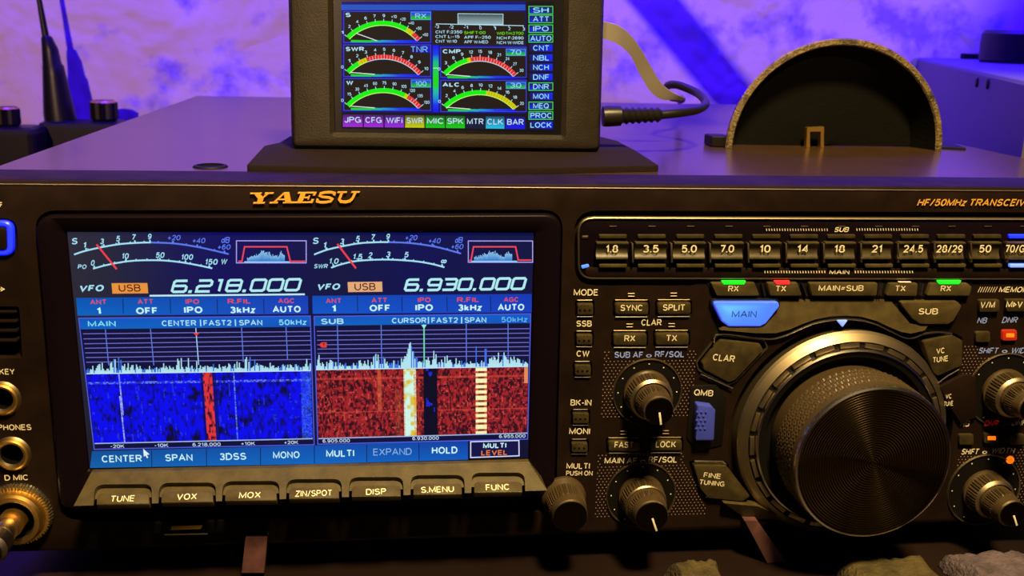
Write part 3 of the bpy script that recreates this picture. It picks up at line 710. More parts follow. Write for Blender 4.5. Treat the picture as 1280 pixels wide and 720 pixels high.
# switch well and jacks at the left edge
well(cm, FRONT, fillet(pxl(FRONT, [(-34, 272), (21, 273), (23, 322), (-32, 322)]), .004), .002, 'groove_black')
for c, r in (((3, 498), 16), ((15.5, 567), 16)): well(cm, FRONT, disc_loop(FRONT.px(*c), dist(FRONT, c, (c[0] + r, c[1])), 28), .012, 'jack_hole')
well(cm, FRONT, fillet(pxl(FRONT, [(-20, 383), (24, 383), (28, 448), (-16, 448)]), .001), .006, 'jack_hole')
# wells of the keys set in the panel
def wkey(c, w, h, r=.0008, g=2.2, d=.0016):
    x, y = c
    well(cm, FRONT, fillet(pxl(FRONT, [(x - w / 2 - g, y - h / 2 - g), (x + w / 2 + g, y - h / 2 - g), (x + w / 2 + g, y + h / 2 + g + 1), (x - w / 2 - g, y + h / 2 + g + 1)]), r), d, 'groove_black')
SMALL = [((731, 385), 20, 15), ((730, 423), 20, 14), ((728, 461), 20, 14), ((725.5, 521), 20, 14), ((724, 557.5), 20, 13)]
PAIR = [('SYNC', (789, 384.8), 42, 16), ('SPLIT', (842, 384.4), 42, 16), ('RX', (787, 423), 42, 16), ('TX', (839.5, 422.6), 42, 16), ('FAST', (779.5, 556), 40, 14), ('LOCK', (832, 555.4), 40, 14)]
for c, w, h in SMALL: wkey(c, w, h)
for t, c, w, h in PAIR: wkey(c, w, h, .0012)
TRAP = {'CLAR': [(899, 423), (948, 428), (952, 436), (917, 473), (909, 476), (878, 460), (876, 452)],
        'VC\nTUNE': [(1150, 425), (1187, 417), (1200, 424), (1199, 455), (1169, 468), (1163, 463)],
        'FINE\nTUNING': [(865, 579), (906, 579.5), (936, 618), (926, 624), (884, 620), (874, 609)]}
def grow(pts, g):
    cx = sum(p[0] for p in pts) / len(pts); cy = sum(p[1] for p in pts) / len(pts)
    return [(cx + (x - cx) * g, cy + (y - cy) * g) for x, y in pts]
for k, p in TRAP.items(): well(cm, FRONT, fillet(pxl(FRONT, grow(p, 1.13)), .001), .002, 'groove_black')
MAINK = [(887, 374.5), (969, 374.5), (971.5, 380), (954, 402), (947, 405.5), (908, 405.5), (899, 399)]
SUBK = [(1119, 374.5), (1192, 374.5), (1197, 380), (1187, 398), (1180, 402.5), (1146, 402.5), (1136, 396)]
cut(panel, cm)

# top lip of the case behind the panel, cover and chassis
mb = MB(); box(mb, (XL + .002, .0221, ZB + .001), (XR - .002, .385, ZT - .0031), 'panel_plastic'); mb.build('chassis', radio, smooth=0)
mb = MB(); box(mb, (XL, .0222, ZT - .003), (XR, .390, ZT - .0002), 'cover_paint'); cover = mb.build('top_cover', radio, smooth=0, bevel=.0008)
mb = MB(); tube(mb, [(XL + .001, -.00005, ZT - .0016), (XR - .001, -.00005, ZT - .0016)], .00022, 'dark_metal', 8); mb.build('edge_highlight', radio, label='thin line drawing the highlight along the top edge')  # added metal line stands in for the highlight on the panel bevel
mb = MB(); c = at_z(263, 208, ZT)
pt = Plane((0, 0, ZT - .0002), (1, 0, 0), (0, 1, 0))
lathe(mb, pt, (c.x, c.y), [(.0062, .0001, 'cover_paint'), (.0058, .0006, 'groove_black'), (.0048, .0008, 'groove_black'), (.0042, .0002, 'jack_hole'), (0, .0002, 'jack_hole')], 32)
mb.build('cover_screw', radio)
for sx in (XL + .04, XR - .06):
    for sy in (.045, .34):
        mb = MB(); q = Plane((0, 0, 0), (1, 0, 0), (0, 1, 0))
        lathe(mb, q, (sx, sy), [(0, .0002, 'groove_black'), (.010, .0002, 'groove_black'), (.011, .004, 'groove_black'), (.013, ZB + .0012, 'groove_black'), (0, ZB + .0012, 'groove_black')], 28)
        mb.build('rubber_foot', radio)
# fold-out front stand legs
for top, low in (((931, 651, 947), (966, 716, 992)), ((307, 672, 334), (302, 716, 330))):
    yl_ = -.0045
    V = [at_y(top[0], top[1], yl_), at_y(top[2], top[1], yl_), at_y(low[2], low[1], yl_), at_y(low[0], low[1], yl_)]
    for a_, b_ in ((0, 3), (1, 2)):
        if V[b_].z < .0004: V[b_] = V[a_].lerp(V[b_], (V[a_].z - .0004) / (V[a_].z - V[b_].z))
    mb = MB(); mb.loops([[p + Vector((0, .0042, 0)) for p in V], V], 'foot_pink', cap0=True); mb.build('stand_leg', radio, smooth=0, weld=True)

# ---------------------------------------------------------------- display bezel, ledge, screen
def loft(mb, steps, m):
    mb.loops([[FRONT.P(u, v, h) for u, v in l] for l, h in steps], m, cap1=False)
Lo = ccw(fillet(pxl(FRONT, [(46, 268), (701, 266.5), (692, 618), (77, 636)]), .006, 6))
Li = ccw(fillet(pxl(FRONT, [(83.3, 289.3), (667.8, 290.2), (660.6, 573), (111.2, 586)]), .0004, 6))
def mixl(a, b, t): return [(p[0] * (1 - t) + q[0] * t, p[1] * (1 - t) + q[1] * t) for p, q in zip(a, b)]
mb = MB(); loft(mb, [(Lo, -.0034), (Lo, .0012), (mixl(Lo, Li, .03), .0022), (mixl(Lo, Li, .12), .0026), (mixl(Lo, Li, .93), .0012), (mixl(Lo, Li, .97), .0009), (Li, .0002)], 'bezel_black')
mb.build('display_bezel', radio, smooth=50)
mb = MB(); l = ccw(inset(Li, -.001)); mb.loops([[FRONT.P(u, v, -.0033) for u, v in l], [FRONT.P(u, v, .0002) for u, v in l]], 'lcd_black', cap0=True)
base = mb
g = main_display()
off = len(base.v)
for f, m_, c_ in zip(g.f, g.m, g.c): base.f.append(tuple(i + off for i in f)); base.m.append(base.mi('screen_pixels')); base.c.append(c_)
base.v += g.v; base.hascol = True
base.build('display_screen', radio, smooth=0, label='lit colour display with two meters, two frequencies and two waterfalls')

pa = Vector(FRONT.P(*FRONT.px(390, 585, .003), .003)); pb = Vector(FRONT.P(*FRONT.px(390, 623, .0135), .0135))
LEDGE = Plane(pa, (1, 0, 0), pa - pb)
lc = [LEDGE.px(*p) for p in ((92, 632.5), (684, 613), (661, 577), (114, 590.5))]
mb = MB()
F4 = [LEDGE.P(*p) for p in lc]
yb = .0034
B4 = [Vector((F4[0].x + .001, yb, F4[0].z + .0005)), Vector((F4[1].x - .001, yb, F4[1].z + .0005)), Vector((F4[2].x, yb, F4[2].z)), Vector((F4[3].x, yb, F4[3].z))]
mb.loops([B4, F4], 'ledge_plastic', cap0=True)
ledge = mb.build('key_ledge', radio, smooth=0, weld=True)
FK = [('TUNE', 152.5, 623.3, 120.5, 186.5, 630, 616.5, 605.5, 26), ('VOX', 233, 620.8, 201.5, 266.5, 627.6, 614, 603.5, 22), ('MOX', 312, 618.8, 281, 346, 625.4, 611.5, 601.5, 24), ('ZIN/SPOT', 391.5, 616.6, 361, 424, 622.8, 609.5, 599, 43),
      ('DISP', 470, 614.6, 439.5, 501, 620.2, 607, 596.5, 22), ('S.MENU', 547, 611.8, 516.5, 577.5, 617.6, 604.5, 594, 38), ('FUNC', 622, 609, 592.5, 653, 615, 602, 591, 26)]
cm = MB()
for t, tx, ty, x0, x1, yb_, yt, yr, w in FK:
    well(cm, LEDGE, fillet(pxl(LEDGE, [(x0 - 3.5, yb_ + 3), (x1 + 3.5, yb_ + 2.4), (x1 + 3.0, yr - .4), (x0 - 2.8, yr)]), [0, 0, .0032, .0032], 5), .0022, 'groove_black', .01)
cut(ledge, cm)
for t, tx, ty, x0, x1, yb_, yt, yr, w in FK:
    mb = MB(); slab(mb, LEDGE, fillet(pxl(LEDGE, [(x0, yb_ + .6), (x1, yb_), (x1 - .5, yt - .4), (x0 + .5, yt)], .0006), [0.0002, .0002, .0018, .0018], 4), -.0022, .0006, 'ledge_plastic', .0003)
    ctext(mb, LEDGE, t, tx, ty, w + 3, 7.6, 'lettering', None, -.03, h=.00072, bold=.012)
    mb.build('function_key', radio)

# memory card slot under the display
mb = MB()
Q = fillet(pxl(FRONT, [(190, 647), (288, 645), (287, 660), (192, 662)]), .0008); slab(mb, FRONT, Q, -.001, .0035, 'groove_black', .0004)
slab(mb, FRONT, fillet(pxl(FRONT, [(208, 659.5, ), (263, 658.5), (262, 660.3), (209, 661.4)]), .0002), .0035, .0046, 'silver_metal', .0001)
s_ = mb.build('card_slot', radio)
mb = MB(); slab(mb, FRONT, pxl(FRONT, [(219, 648), (257, 646.5), (255, 652), (217, 653.5)]), .003, .0056, 'gold_metal', .0003); mb.build('card_edge', s_)

# ---------------------------------------------------------------- band keys
mb = MB()
Bo = ccw(fillet(pxl(FRONT, [(723.5, 272.5), (1410, 275), (1410, 347), (724, 345.5)]), .005, 5))
slab(mb, FRONT, Bo, -.0017, .0008, 'bezel_black', .0004)
plate = mb.build('band_key_plate', radio)
mb = MB(); slab(mb, FRONT, fillet(pxl(FRONT, [(730, 333), (1400, 335.5), (1400, 346.2), (732, 344.8)]), .0025), .0008, .0014, 'panel_plastic', .0003); mb.build('band_key_sill', radio)
mb = MB(); l = ccw(fillet(pxl(FRONT, [(721.5, 270.5), (1412, 273), (1412, 349), (722, 347.8)]), .0055, 5)); rim(mb, FRONT, l, [(-.0002, 0), (0, .0012), (.0004, .0014), (.0006, .0008)], 'dark_metal'); mb.build('band_key_trim', radio)
names = ['1.8', '3.5', '5.0', '7.0', '10', '14', '18', '21', '24.5', '28/29', '50', '70/GEN']
wid = [15, 19.5, 18.5, 16.5, 13, 13, 13, 13, 25, 33, 14.5, 38]
u0 = FRONT.px(765, 312, .002)[0]; u11 = FRONT.px(1275.5, 312, .002)[0]
vk = FRONT.px(1000, 312, .002)[1]
def upx(u, row, h): # pixel column of a panel u on a given row, by bisection
    lo, hi = -400, 1800
    for _ in range(40):
        m_ = (lo + hi) / 2
        if FRONT.px(m_, row, h)[0] < u: lo = m_
        else: hi = m_
    return lo
for i, t in enumerate(names):
    uc = u0 + (u11 - u0) * i / 11; X = upx(uc, 312, .002); sl = .003
    wk = 42.6 - .25 * i
    mb = MB()
    # dished face: upper half leans down, lower half leans up
    a, b = FRONT.px(X - wk / 2, 302, .002), FRONT.px(X + wk / 2, 302, .002); zb = FRONT.px(X, 323.5, .002)[1]; zt = a[1]
    prof = [(0, .0008), (0, .0030), (.05, .0034), (.12, .0033)] + [(.12 + .76 * k / 10, .0033 - .0011 * math.sin(PI * k / 10)) for k in range(1, 10)] + [(.88, .0033), (.95, .0034), (1, .0029), (1, .0008)]
    rl = [FRONT.P(a[0] + .0004, zb + (zt - zb) * s, h) for s, h in prof]; rr = [FRONT.P(b[0] - .0004, zb + (zt - zb) * s, h) for s, h in prof]
    mb.loops([rr, rl], 'key_plastic', cap0=True)
    ctext(mb, FRONT, t, X, 311, wid[i], 9.4, 'lettering', None, 0, h=.0036, bold=.02)
    mb.build('band_key', radio, weld=False)
    lit = i == 11
    mb = MB(); slab(mb, FRONT, fillet(pxl(FRONT, [(X - 17.5, 292), (X + 17.5, 292), (X + 17, 296.8), (X - 17, 296.8)]), .0004), .0006, .0018, 'led_blue' if lit else 'key_plastic', .0002); mb.build('band_indicator', radio, label='lit blue indicator' if lit else None)
    mb = MB(); slab(mb, FRONT, fillet(pxl(FRONT, [(X - 18, 328), (X + 17, 328), (X + 16.5, 332.4), (X - 17.5, 332.4)]), .0004), .0012, .0026, 'led_blue_pale' if lit else 'ledge_plastic', .0002); mb.build('band_indicator', radio, label='lit pale blue indicator' if lit else None)
    mb = MB(); slab(mb, FRONT, pxl(FRONT, [(X + wk / 2 + .8, 302), (X + wk / 2 + 3.0, 302), (X + wk / 2 + 3.6, 326), (X + wk / 2 + 1.4, 326)]), .0007, .0032, 'dark_metal', .0002); mb.build('key_divider', radio)
mb = MB()
for i in range(12):
    X = upx(u0 + (u11 - u0) * i / 11, 282, .001)
    slab(mb, FRONT, pxl(FRONT, [(X - 4.5, 281.6), (X + 4.5, 281.6), (X + 4.5, 283), (X - 4.5, 283)]), .0007, .0011, 'dark_metal', .0001)
slab(mb, FRONT, fillet(pxl(FRONT, [(727, 294), (735, 294), (734, 297), (727, 297)]), .0003), .0006, .0012, 'dark_metal', .0001)
mb.build('indicator_marks', radio)
mb = MB(); slab(mb, FRONT, fillet(pxl(FRONT, [(725.5, 331), (735, 329), (736, 332.5), (727, 334.8)]), .0004), .0006, .0014, 'led_blue_mid', .0001); mb.build('indicator_lamp', radio, label='small lit blue lamp')

# ---------------------------------------------------------------- keys of the receiver row
def polykey(name, pts, hh, m, txt=None, tc=None, tw=0, tch=8, tm='lettering', r=.0006, slope=0, label=None, ch=.0004, led=None, h0=-.001):
    mb = MB(); slab(mb, FRONT, fillet(pxl(FRONT, pts), r), h0, hh, m, ch)
    if txt:
        for k, line in enumerate(txt.split('\n')):
            w = tw[k] if isinstance(tw, (list, tuple)) else tw
            ctext(mb, FRONT, line, tc[0], tc[1] + k * tch * 1.5, w, tch, tm, None, slope, h=hh + .00012, bold=.015)
    o = mb.build(name, radio, label=label)
    if led:
        mb = MB(); slab(mb, FRONT, fillet(pxl(FRONT, led[1]), .0003), hh - .0006, hh + .0002, led[0], .0001); mb.build('status_lamp', o, label=led[2])
    return o
mb = MB(); slab(mb, FRONT, fillet(pxl(FRONT, [(880, 348.5), (1216, 350), (1210, 372), (892, 371)]), .0008), -.001, .0003, 'groove_black', .0002); mb.build('key_row_well', radio)
K = 'ledge_plastic'
polykey('receiver_key', [(886, 351.5), (941, 351.5), (947, 368), (894, 368)], .0022, K, 'RX', (916.5, 360.8), 13, 7.4, led=('led_green', [(899, 348.8), (930, 348.8), (927.5, 353.6), (902, 353.6)], 'lit green lamp'))
polykey('transmit_key', [(956, 351.5), (994, 351.5), (1000, 368), (960.5, 368)], .0022, K, 'TX', (976, 360.8), 12.5, 7.4, led=('led_red', [(964, 348.8), (984.5, 348.8), (983.5, 353.6), (968, 353.6)], 'lit red lamp'))
polykey('swap_key', [(1008, 351.5), (1094, 352), (1092.5, 368), (1012.5, 368)], .0022, K, 'MAIN=SUB', (1051, 360.2), 56, 7.2)
polykey('transmit_key', [(1109, 352.5), (1144, 352.5), (1142.5, 368.3), (1104.5, 368)], .0022, K, 'TX', (1125.3, 360.6), 12.5, 7.2, led=('key_white', [(1119, 350), (1135.5, 350), (1134.5, 352), (1120, 352)], 'unlit clear lamp'))
polykey('receiver_key', [(1160, 352.5), (1206, 352.5), (1211, 357), (1208, 368.3), (1154.5, 368)], .0022, K, 'RX', (1182, 360.6), 13, 7.2, led=('led_green', [(1167, 348.5), (1198, 348.5), (1194.5, 353.3), (1170, 353.3)], 'lit green lamp'))
for x0, x1 in ((950.5, 954), (1000.5, 1006), (1097.5, 1095), (1100.5, 1098), (1148.5, 1146), (1151.5, 1149)):
    mb = MB(); s = 1.2; slab(mb, FRONT, pxl(FRONT, [(x0 - s / 2, 353), (x0 + s / 2, 353), (x1 + s / 2, 368), (x1 - s / 2, 368)]), .0002, .002, 'silver_metal', .0001)
    mb.build('key_divider', radio)
# blue MAIN key: back-lit cap, brighter over its two lamps
mb = MB(); L = ccw(fillet(pxl(FRONT, MAINK), .0012, 4)); hh = .003
def mcol(u, v):
    a = FRONT.px(910, 386, hh); b = FRONT.px(938, 384, hh)
    d = math.exp(-((u - a[0]) ** 2 + (v - a[1]) ** 2) / .0042 ** 2) + .6 * math.exp(-((u - b[0]) ** 2 + (v - b[1]) ** 2) / .004 ** 2)
    return lin(mixc((44, 92, 240), (90, 178, 255), d))
Lw = [L, L, inset(L, .0003), inset(L, .0006)]; hs = [-.001, hh - .0006, hh - .0001, hh]
for k in range(3):
    for i in range(len(L)):
        j = (i + 1) % len(L); mb.face([FRONT.P(*Lw[k][i], hs[k]), FRONT.P(*Lw[k][j], hs[k]), FRONT.P(*Lw[k + 1][j], hs[k + 1]), FRONT.P(*Lw[k + 1][i], hs[k + 1])], 'key_glow', [lin((70, 80, 225)) if k else lin((20, 20, 130))] * 4)
cu = sum(p[0] for p in L) / len(L); cv = sum(p[1] for p in L) / len(L); last = Lw[3]
for s in range(1, 9):
    f = 1 - s / 8; nx_ = [(cu + (u - cu) * f, cv + (v - cv) * f) for u, v in Lw[3]]
    for i in range(len(L)):
        j = (i + 1) % len(L); P4 = [last[i], last[j], nx_[j], nx_[i]]
        mb.face([FRONT.P(*q, hh) for q in P4], 'key_glow', [mcol(*q) for q in P4])
    last = nx_
ctext(mb, FRONT, 'MAIN', 930, 392.6, 31, 8, 'print_blue', None, 0, h=hh + .0001, bold=.005)
mb.build('main_band_key', radio, label='lit blue key', smooth=0)
mb = MB(); rim(mb, FRONT, ccw(inset(ccw(fillet(pxl(FRONT, MAINK), .0012, 4)), -.0005)), [(-.0003, 0), (-.0003, .0012), (.0002, .0014), (.0003, 0)], 'groove_black'); mb.build('key_frame', radio)
polykey('sub_band_key', SUBK, .003, 'ledge_plastic', 'SUB', (1160, 389.3), 24, 7.6, r=.001)

# ---------------------------------------------------------------- dial surround and its keys
mb = MB()
body = [(976, 374.5), (1112, 374.5), (1124, 388), (1138, 405), (1160, 407), (1156, 413), (1138, 417), (1127, 415), (1112, 409), (1095, 401), (1077, 396), (1058, 394.5), (1038, 395.5), (1020, 399), (1003, 405), (988, 411.5), (970, 416.5), (945, 416.5), (900, 412.5), (904, 408.5), (948, 408.5), (957, 404)]
def hfun(y): return .0003 + .0026 * max(0, (y - 374) / 44)
top = []; bot = []
for x, y in body:
    h = hfun(y); u, v = FRONT.px(x, y, h); top.append((u, v, h))
bm2 = MB(); T3 = [FRONT.P(u, v, h) for u, v, h in top]; B3 = [FRONT.P(u, v, -.0008) for u, v, h in top]
if area([(u, v) for u, v, h in top]) < 0: T3 = T3[::-1]; B3 = B3[::-1]
bm2.loops([B3, T3], 'ledge_plastic'); bm2.build('dial_brow', radio, smooth=0)  # lighter plastic stands in for light caught by the tilted brow
wave = [(892, 428), (893, 421), (899, 418), (912, 417.5), (945, 422), (965, 423.5), (982, 419), (1000, 411), (1020, 403.5), (1040, 400), (1058, 399), (1078, 400.5), (1097, 406), (1114, 414), (1130, 421.5), (1142, 422), (1156, 417), (1175, 415), (1190, 417)]
mb = MB(); tube(mb, [FRONT.P(*FRONT.px(x, y, .0012), .0012) for x, y, _ in [tuple(v) for v in smooth_path([(a, b, 0) for a, b in wave], 5)]], .00042, 'silver_metal', 8); mb.build('dial_highlight', radio, label='thin metal line drawing the highlight along the dial groove')  # silver ridge added to draw the highlight beside the groove
mb = MB(); p2 = [tuple(v)[:2] for v in smooth_path([(a, b - 3.6, 0) for a, b in wave], 5)]
for q in stroke2([FRONT.px(x, y, .0003) for x, y in p2], .0016):
    mb.face([FRONT.P(p[0], p[1], .0003) for p in q], 'groove_black')
mb.build('dial_groove', radio, smooth=0)
polykey('clarifier_key', TRAP['CLAR'], .002, 'key_plastic', 'CLAR', (904, 447.5), 27, 8.3, slope=.10, r=.001, h0=-.002)
mb = MB(); rim(mb, FRONT, ccw(fillet(pxl(FRONT, grow(TRAP['CLAR'], 1.17)), .0014)), [(-.0003, 0), (-.0002, .0007), (.0002, .0007), (.0003, 0)], 'dark_metal'); mb.build('key_frame', radio)
polykey('tune_key', TRAP['VC\nTUNE'], .002, 'key_plastic', 'VC\nTUNE', (1175.5, 438.5), [10, 18.5], 7, slope=-.13, r=.001, h0=-.002)
polykey('tune_key', [(1171, 482), (1204, 466), (1218, 470), (1218, 520), (1199, 528), (1188, 512)], .0016, 'panel_plastic', 'VC\nTUNE', (1185.5, 495.5), [7, 11], 6, slope=-.1, r=.001, h0=-.001)
polykey('fine_tuning_key', TRAP['FINE\nTUNING'], .002, 'key_plastic', 'FINE\nTUNING', (889.6, 594.5), [21, 31], 6.2, slope=.09, r=.001, h0=-.002)
for pts in ([(868, 576), (903, 576.5), (908, 580)], [(882, 620.5), (930, 624)], [(876, 467), (900, 478), (916, 485)], [(1168, 482), (1184, 470), (1199, 461.5)]):
    mb = MB(); tube(mb, [FRONT.P(*FRONT.px(x, y, .0012), .0012) for x, y in pts], .0003, 'silver_metal', 6); mb.build('key_trim', radio)
mb = MB(); slab(mb, FRONT, fillet(pxl(FRONT, [(862, 482), (895, 480), (908, 496), (903, 556), (872, 562), (858, 548)]), .002), -.001, .0006, 'groove_black', .0003); mb.build('memory_bank_plate', radio)
mb = MB(); slab(mb, FRONT, fillet(pxl(FRONT, [(867.5, 500.5), (886, 503), (890.5, 508), (888.5, 545.5), (865.5, 545.5)]), .0008), .0006, .0042, 'key_blue', .0006)
for r_ in range(5):
    for c_ in range(3):
        x = 871.5 + c_ * 5.4 + (2.7 if r_ % 2 else 0) - .3 * r_; y = 515 + r_ * 5.2
        if x < 884: lathe(mb, FRONT, FRONT.px(x, y, .0042), [(.0005, .0041, 'key_blue'), (.0004, .0045, 'key_blue'), (0, .00465, 'key_blue')], 8)
mb.build('memory_bank_key', radio, label='blue key with raised dots')
# lower corner of the dial surround; lighter plastic paints the light on it
mb = MB(); T3 = [FRONT.P(*FRONT.px(x, y, h), h) for x, y, h in ((905, 629, .004), (948, 633, .004), (986, 650, .0008), (932, 648, .0008))][::-1]
mb.loops([[Vector((p.x, .0005, p.z)) for p in T3], T3], 'ledge_plastic'); mb.build('dial_foot', radio, smooth=0)

# tuning dial
ridged('dial_face', (.15, .105, .045), .13, FRONT.P(*DC), .0009, .000122)
ht = .027
rs = dist(FRONT, (1060, 550), (947, 550), .005)
rk = dist(FRONT, (1101, 588), (1101 - 97.5, 588), ht)
mb = MB()
lathe(mb, FRONT, DC, [(RG + .0004, -.0038, 'panel_plastic'), (RG, .0006, 'dark_metal'), (RG - .0008, .0016, 'dark_metal'), (rs + .0026, .0036, 'dark_metal'), (rs + .0022, .0030, 'groove_black'), (rs + .0002, .0030, 'groove_black'), (rs, .0052, 'silver_metal'), (rs - .0006, .0056, 'silver_metal'), (rs - .0012, .0050, 'groove_black'), (rs - .0030, .0046, 'groove_black'), (rs - .0034, .0005, 'groove_black'), (.012, .0005, 'groove_black')], 160)
ring = mb.build('dial_ring', radio, label='brushed metal ring round the dial')
for k in range(24):
    th = 2 * PI * k / 24 + .07; ct, st = math.cos(th), math.sin(th); mb = MB(); w = .0072; r0, r1 = rs + .0004, rs + .0020
    l = [(DC[0] + r * ct - s * w * st, DC[1] + r * st + s * w * ct) for r, s in ((r0, -.5), (r1, -.5), (r1, .5), (r0, .5))]
    slab(mb, FRONT, l, .0029, .0040, 'dark_metal', .0001); mb.build('ring_segment', ring)
def knurl(th, h):
    a = 76; return .00055 * (abs(math.sin(a * th / 2 + h * 1500)) + abs(math.sin(a * th / 2 - h * 1500)) - 1.2)
mb = MB()
P_ = [(rk + .0012, .0050, 'groove_black'), (rk + .0010, .0085, 'knob_rubber')]
P_ = [(rk - .0008, .0012, 'groove_black'), (rk - .0006, .0090, 'knob_rubber')]
P_ += [(rk + .0001, .0095 + (ht - .0045 - .0095) * k / 16, 'knob_rubber', knurl) for k in range(17)]
P_ += [(rk + .0001, ht - .0040, 'knob_rubber'), (rk + .0002, ht - .0014, 'knob_rubber'), (rk - .0002, ht - .0004, 'silver_metal'), (rk - .0009, ht, 'silver_metal'), (rk - .0013, ht - .0003, 'dial_face'), (rk - .0016, ht - .0003, 'dial_face'), (.0004, ht - .0003, 'dial_face')]
lathe(mb, FRONT, DC, P_, 552, capm='dial_face')
dial = mb.build('tuning_dial', radio, smooth=40, label='large black knurled tuning dial')
mb = MB(); a = FRONT.px(1045, 399, .002); slab(mb, FRONT, [FRONT.px(1047, 401, .002), FRONT.px(1059.5, 401, .002), FRONT.px(1053.5, 409, .002)], .0005, .002, 'led_blue_pale', .0002); mb.build('dial_pointer_lamp', radio, label='lit blue pointer lamp')

# ---------------------------------------------------------------- small knobs
def rib(n, amp, a0=0, a1=9): return lambda th, h: amp * (1 if math.sin(n * th) > 0 else -1) * .5
def small_knob(name, base, R, H, rin, pointer=None, dual=True, label=None):
    c = FRONT.px(*base); mb = MB(); M = 'knob_rubber'
    rb = rib(44, .0005); n = 176
    if dual:
        P_ = [(R + .0006, .0004, 'groove_black'), (R + .0006, .0016, M), (R, .0020, M), (R, .0028, M, rb), (R - .0002, .0072, M, rb), (R - .0003, .0080, M), (R - .0012, .0088, 'dark_metal'), (rin + .0008, .0092, 'dark_metal'), (rin + .0003, .0088, 'groove_black')]
    else:
        P_ = [(R + .0012, .0004, 'groove_black'), (R + .0012, .0020, M), (rin + .0006, .0030, M)]
    hb = .0098 if dual else .0040
    P_ += [(rin, hb, M), (rin, hb + .0010, M, rb), (rin - .0004, H - .0055, M, rb), (rin - .0006, H - .0048, M), (rin - .0004, H - .0042, 'dark_metal'), (rin - .0007, H - .0010, M), (rin - .0010, H - .0002, 'dark_metal'), (rin - .0014, H, 'knob_face'), (.0003, H, 'knob_face')]
    lathe(mb, FRONT, c, P_, n, capm='knob_face'); o = mb.build(name, radio, smooth=30, label=label)
    if pointer is not None:
        mb = MB(); ct, st = math.cos(pointer), math.sin(pointer); w = .00035; r0, r1 = .0005, rin - .0010
        l = [(c[0] + r * ct - s * w * st, c[1] + r * st + s * w * ct) for r, s in ((r0, -1), (r1, -1), (r1, 1), (r0, 1))]
        slab(mb, FRONT, l, H - .0004, H + .0002, 'lettering', .00005); mb.build('pointer', o, label='white pointer line')
    return o
small_knob('gain_knob', (808, 490), .0080, .0190, .0060, math.radians(-80), label='upper knob with ribbed outer ring')
small_knob('gain_knob', (801, 619), .0080, .0175, .0068, math.radians(-70), label='lower knob with ribbed outer ring')
small_knob('multi_knob', (704, 620), .0070, .0165, .0070, None, dual=False)
small_knob('shift_knob', (1254, 488), .0082, .0190, .0060, math.radians(-60), label='upper knob with ribbed outer ring')
small_knob('shift_knob', (1229, 613), .0082, .0200, .0060, math.radians(-65), label='lower knob with ribbed outer ring')
for base, rr in (((809, 490), 36.5), ((801, 618), 37), ((1254, 487), 39), ((1229, 612), 39)):
    mb = MB(); c = FRONT.px(*base); r = dist(FRONT, base, (base[0] + rr, base[1]))
    rim(mb, FRONT, disc_loop(c, r + .0018, 48), [(-.0002, 0), (0, .0008), (.0003, .0006), (.0004, 0)], 'dark_metal')
    l = disc_loop(c, r + .0014, 48); mb.loops([[FRONT.P(u, v, .0002) for u, v in l]], 'groove_black', cap1=True)
    for k in range(11):
        th = math.radians(-60 + 30 * k)
        d = disc_loop((c[0] + r * math.cos(th), c[1] + r * math.sin(th)), .00026, 8); mb.loops([[FRONT.P(u, v, .0004) for u, v in d]], 'lettering', cap1=True)
    mb.build('knob_scale', radio, smooth=0)
# perforated print around the knobs
mb = MB()
def dots(x0, y0, x1, y1, holes, keep=lambda x, y: True, m='dot_print'):
    a = FRONT.px(x0, y0); b = FRONT.px(x1, y0); c = FRONT.px(x0, y1); pu = .00142; pv = .00118
    ny = int(abs(a[1] - c[1]) / pv); nx = int((b[0] - a[0]) / pu)
    hs = [(FRONT.px(*p), r) for p, r in holes]
    for j in range(ny + 1):
        for i in range(nx + 1):
            u = a[0] + i * pu + (pu / 2 if j % 2 else 0); v = a[1] - j * pv
            if any(math.hypot(u - p[0], v - p[1]) < r for p, r in hs): continue
            if not keep(u, v): continue
            d = disc_loop((u, v), .00023, 6); mb.loops([[FRONT.P(p, q, .0002) for p, q in d]], m, cap1=True)
t1 = [FRONT.px(762, 449), FRONT.px(860, 437)]; t2 = [FRONT.px(750, 582), FRONT.px(850, 568)]; t3 = [FRONT.px(1220, 445), FRONT.px(1300, 431)]; t4 = [FRONT.px(1196, 570), FRONT.px(1272, 557)]
def notin(bx): return lambda u, v: not any(b[0][0] < u < b[1][0] and b[0][1] < v < b[1][1] for b in bx)
dots(756, 440, 868, 524, [((809, 490), .0126)], notin([t1]))
k2 = FRONT.px(893, 606)
dots(748, 569, 888, 648, [((801, 618), .0126)], lambda u, v: notin([t2])(u, v) and not (u > FRONT.px(852, 600)[0] and v > FRONT.px(860, 575 + 0)[1] - (FRONT.px(860, 575)[1] - FRONT.px(860, 640)[1]) * ((u - FRONT.px(852, 600)[0]) / (FRONT.px(890, 600)[0] - FRONT.px(852, 600)[0]))))
dots(1206, 433, 1330, 470, [((1254, 487), .0136), ((1170, 440), .0095)], notin([t3]))
dots(1200, 560, 1330, 640, [((1229, 612), .0136)], notin([t4]))
mb.build('perforated_print', radio, smooth=0)

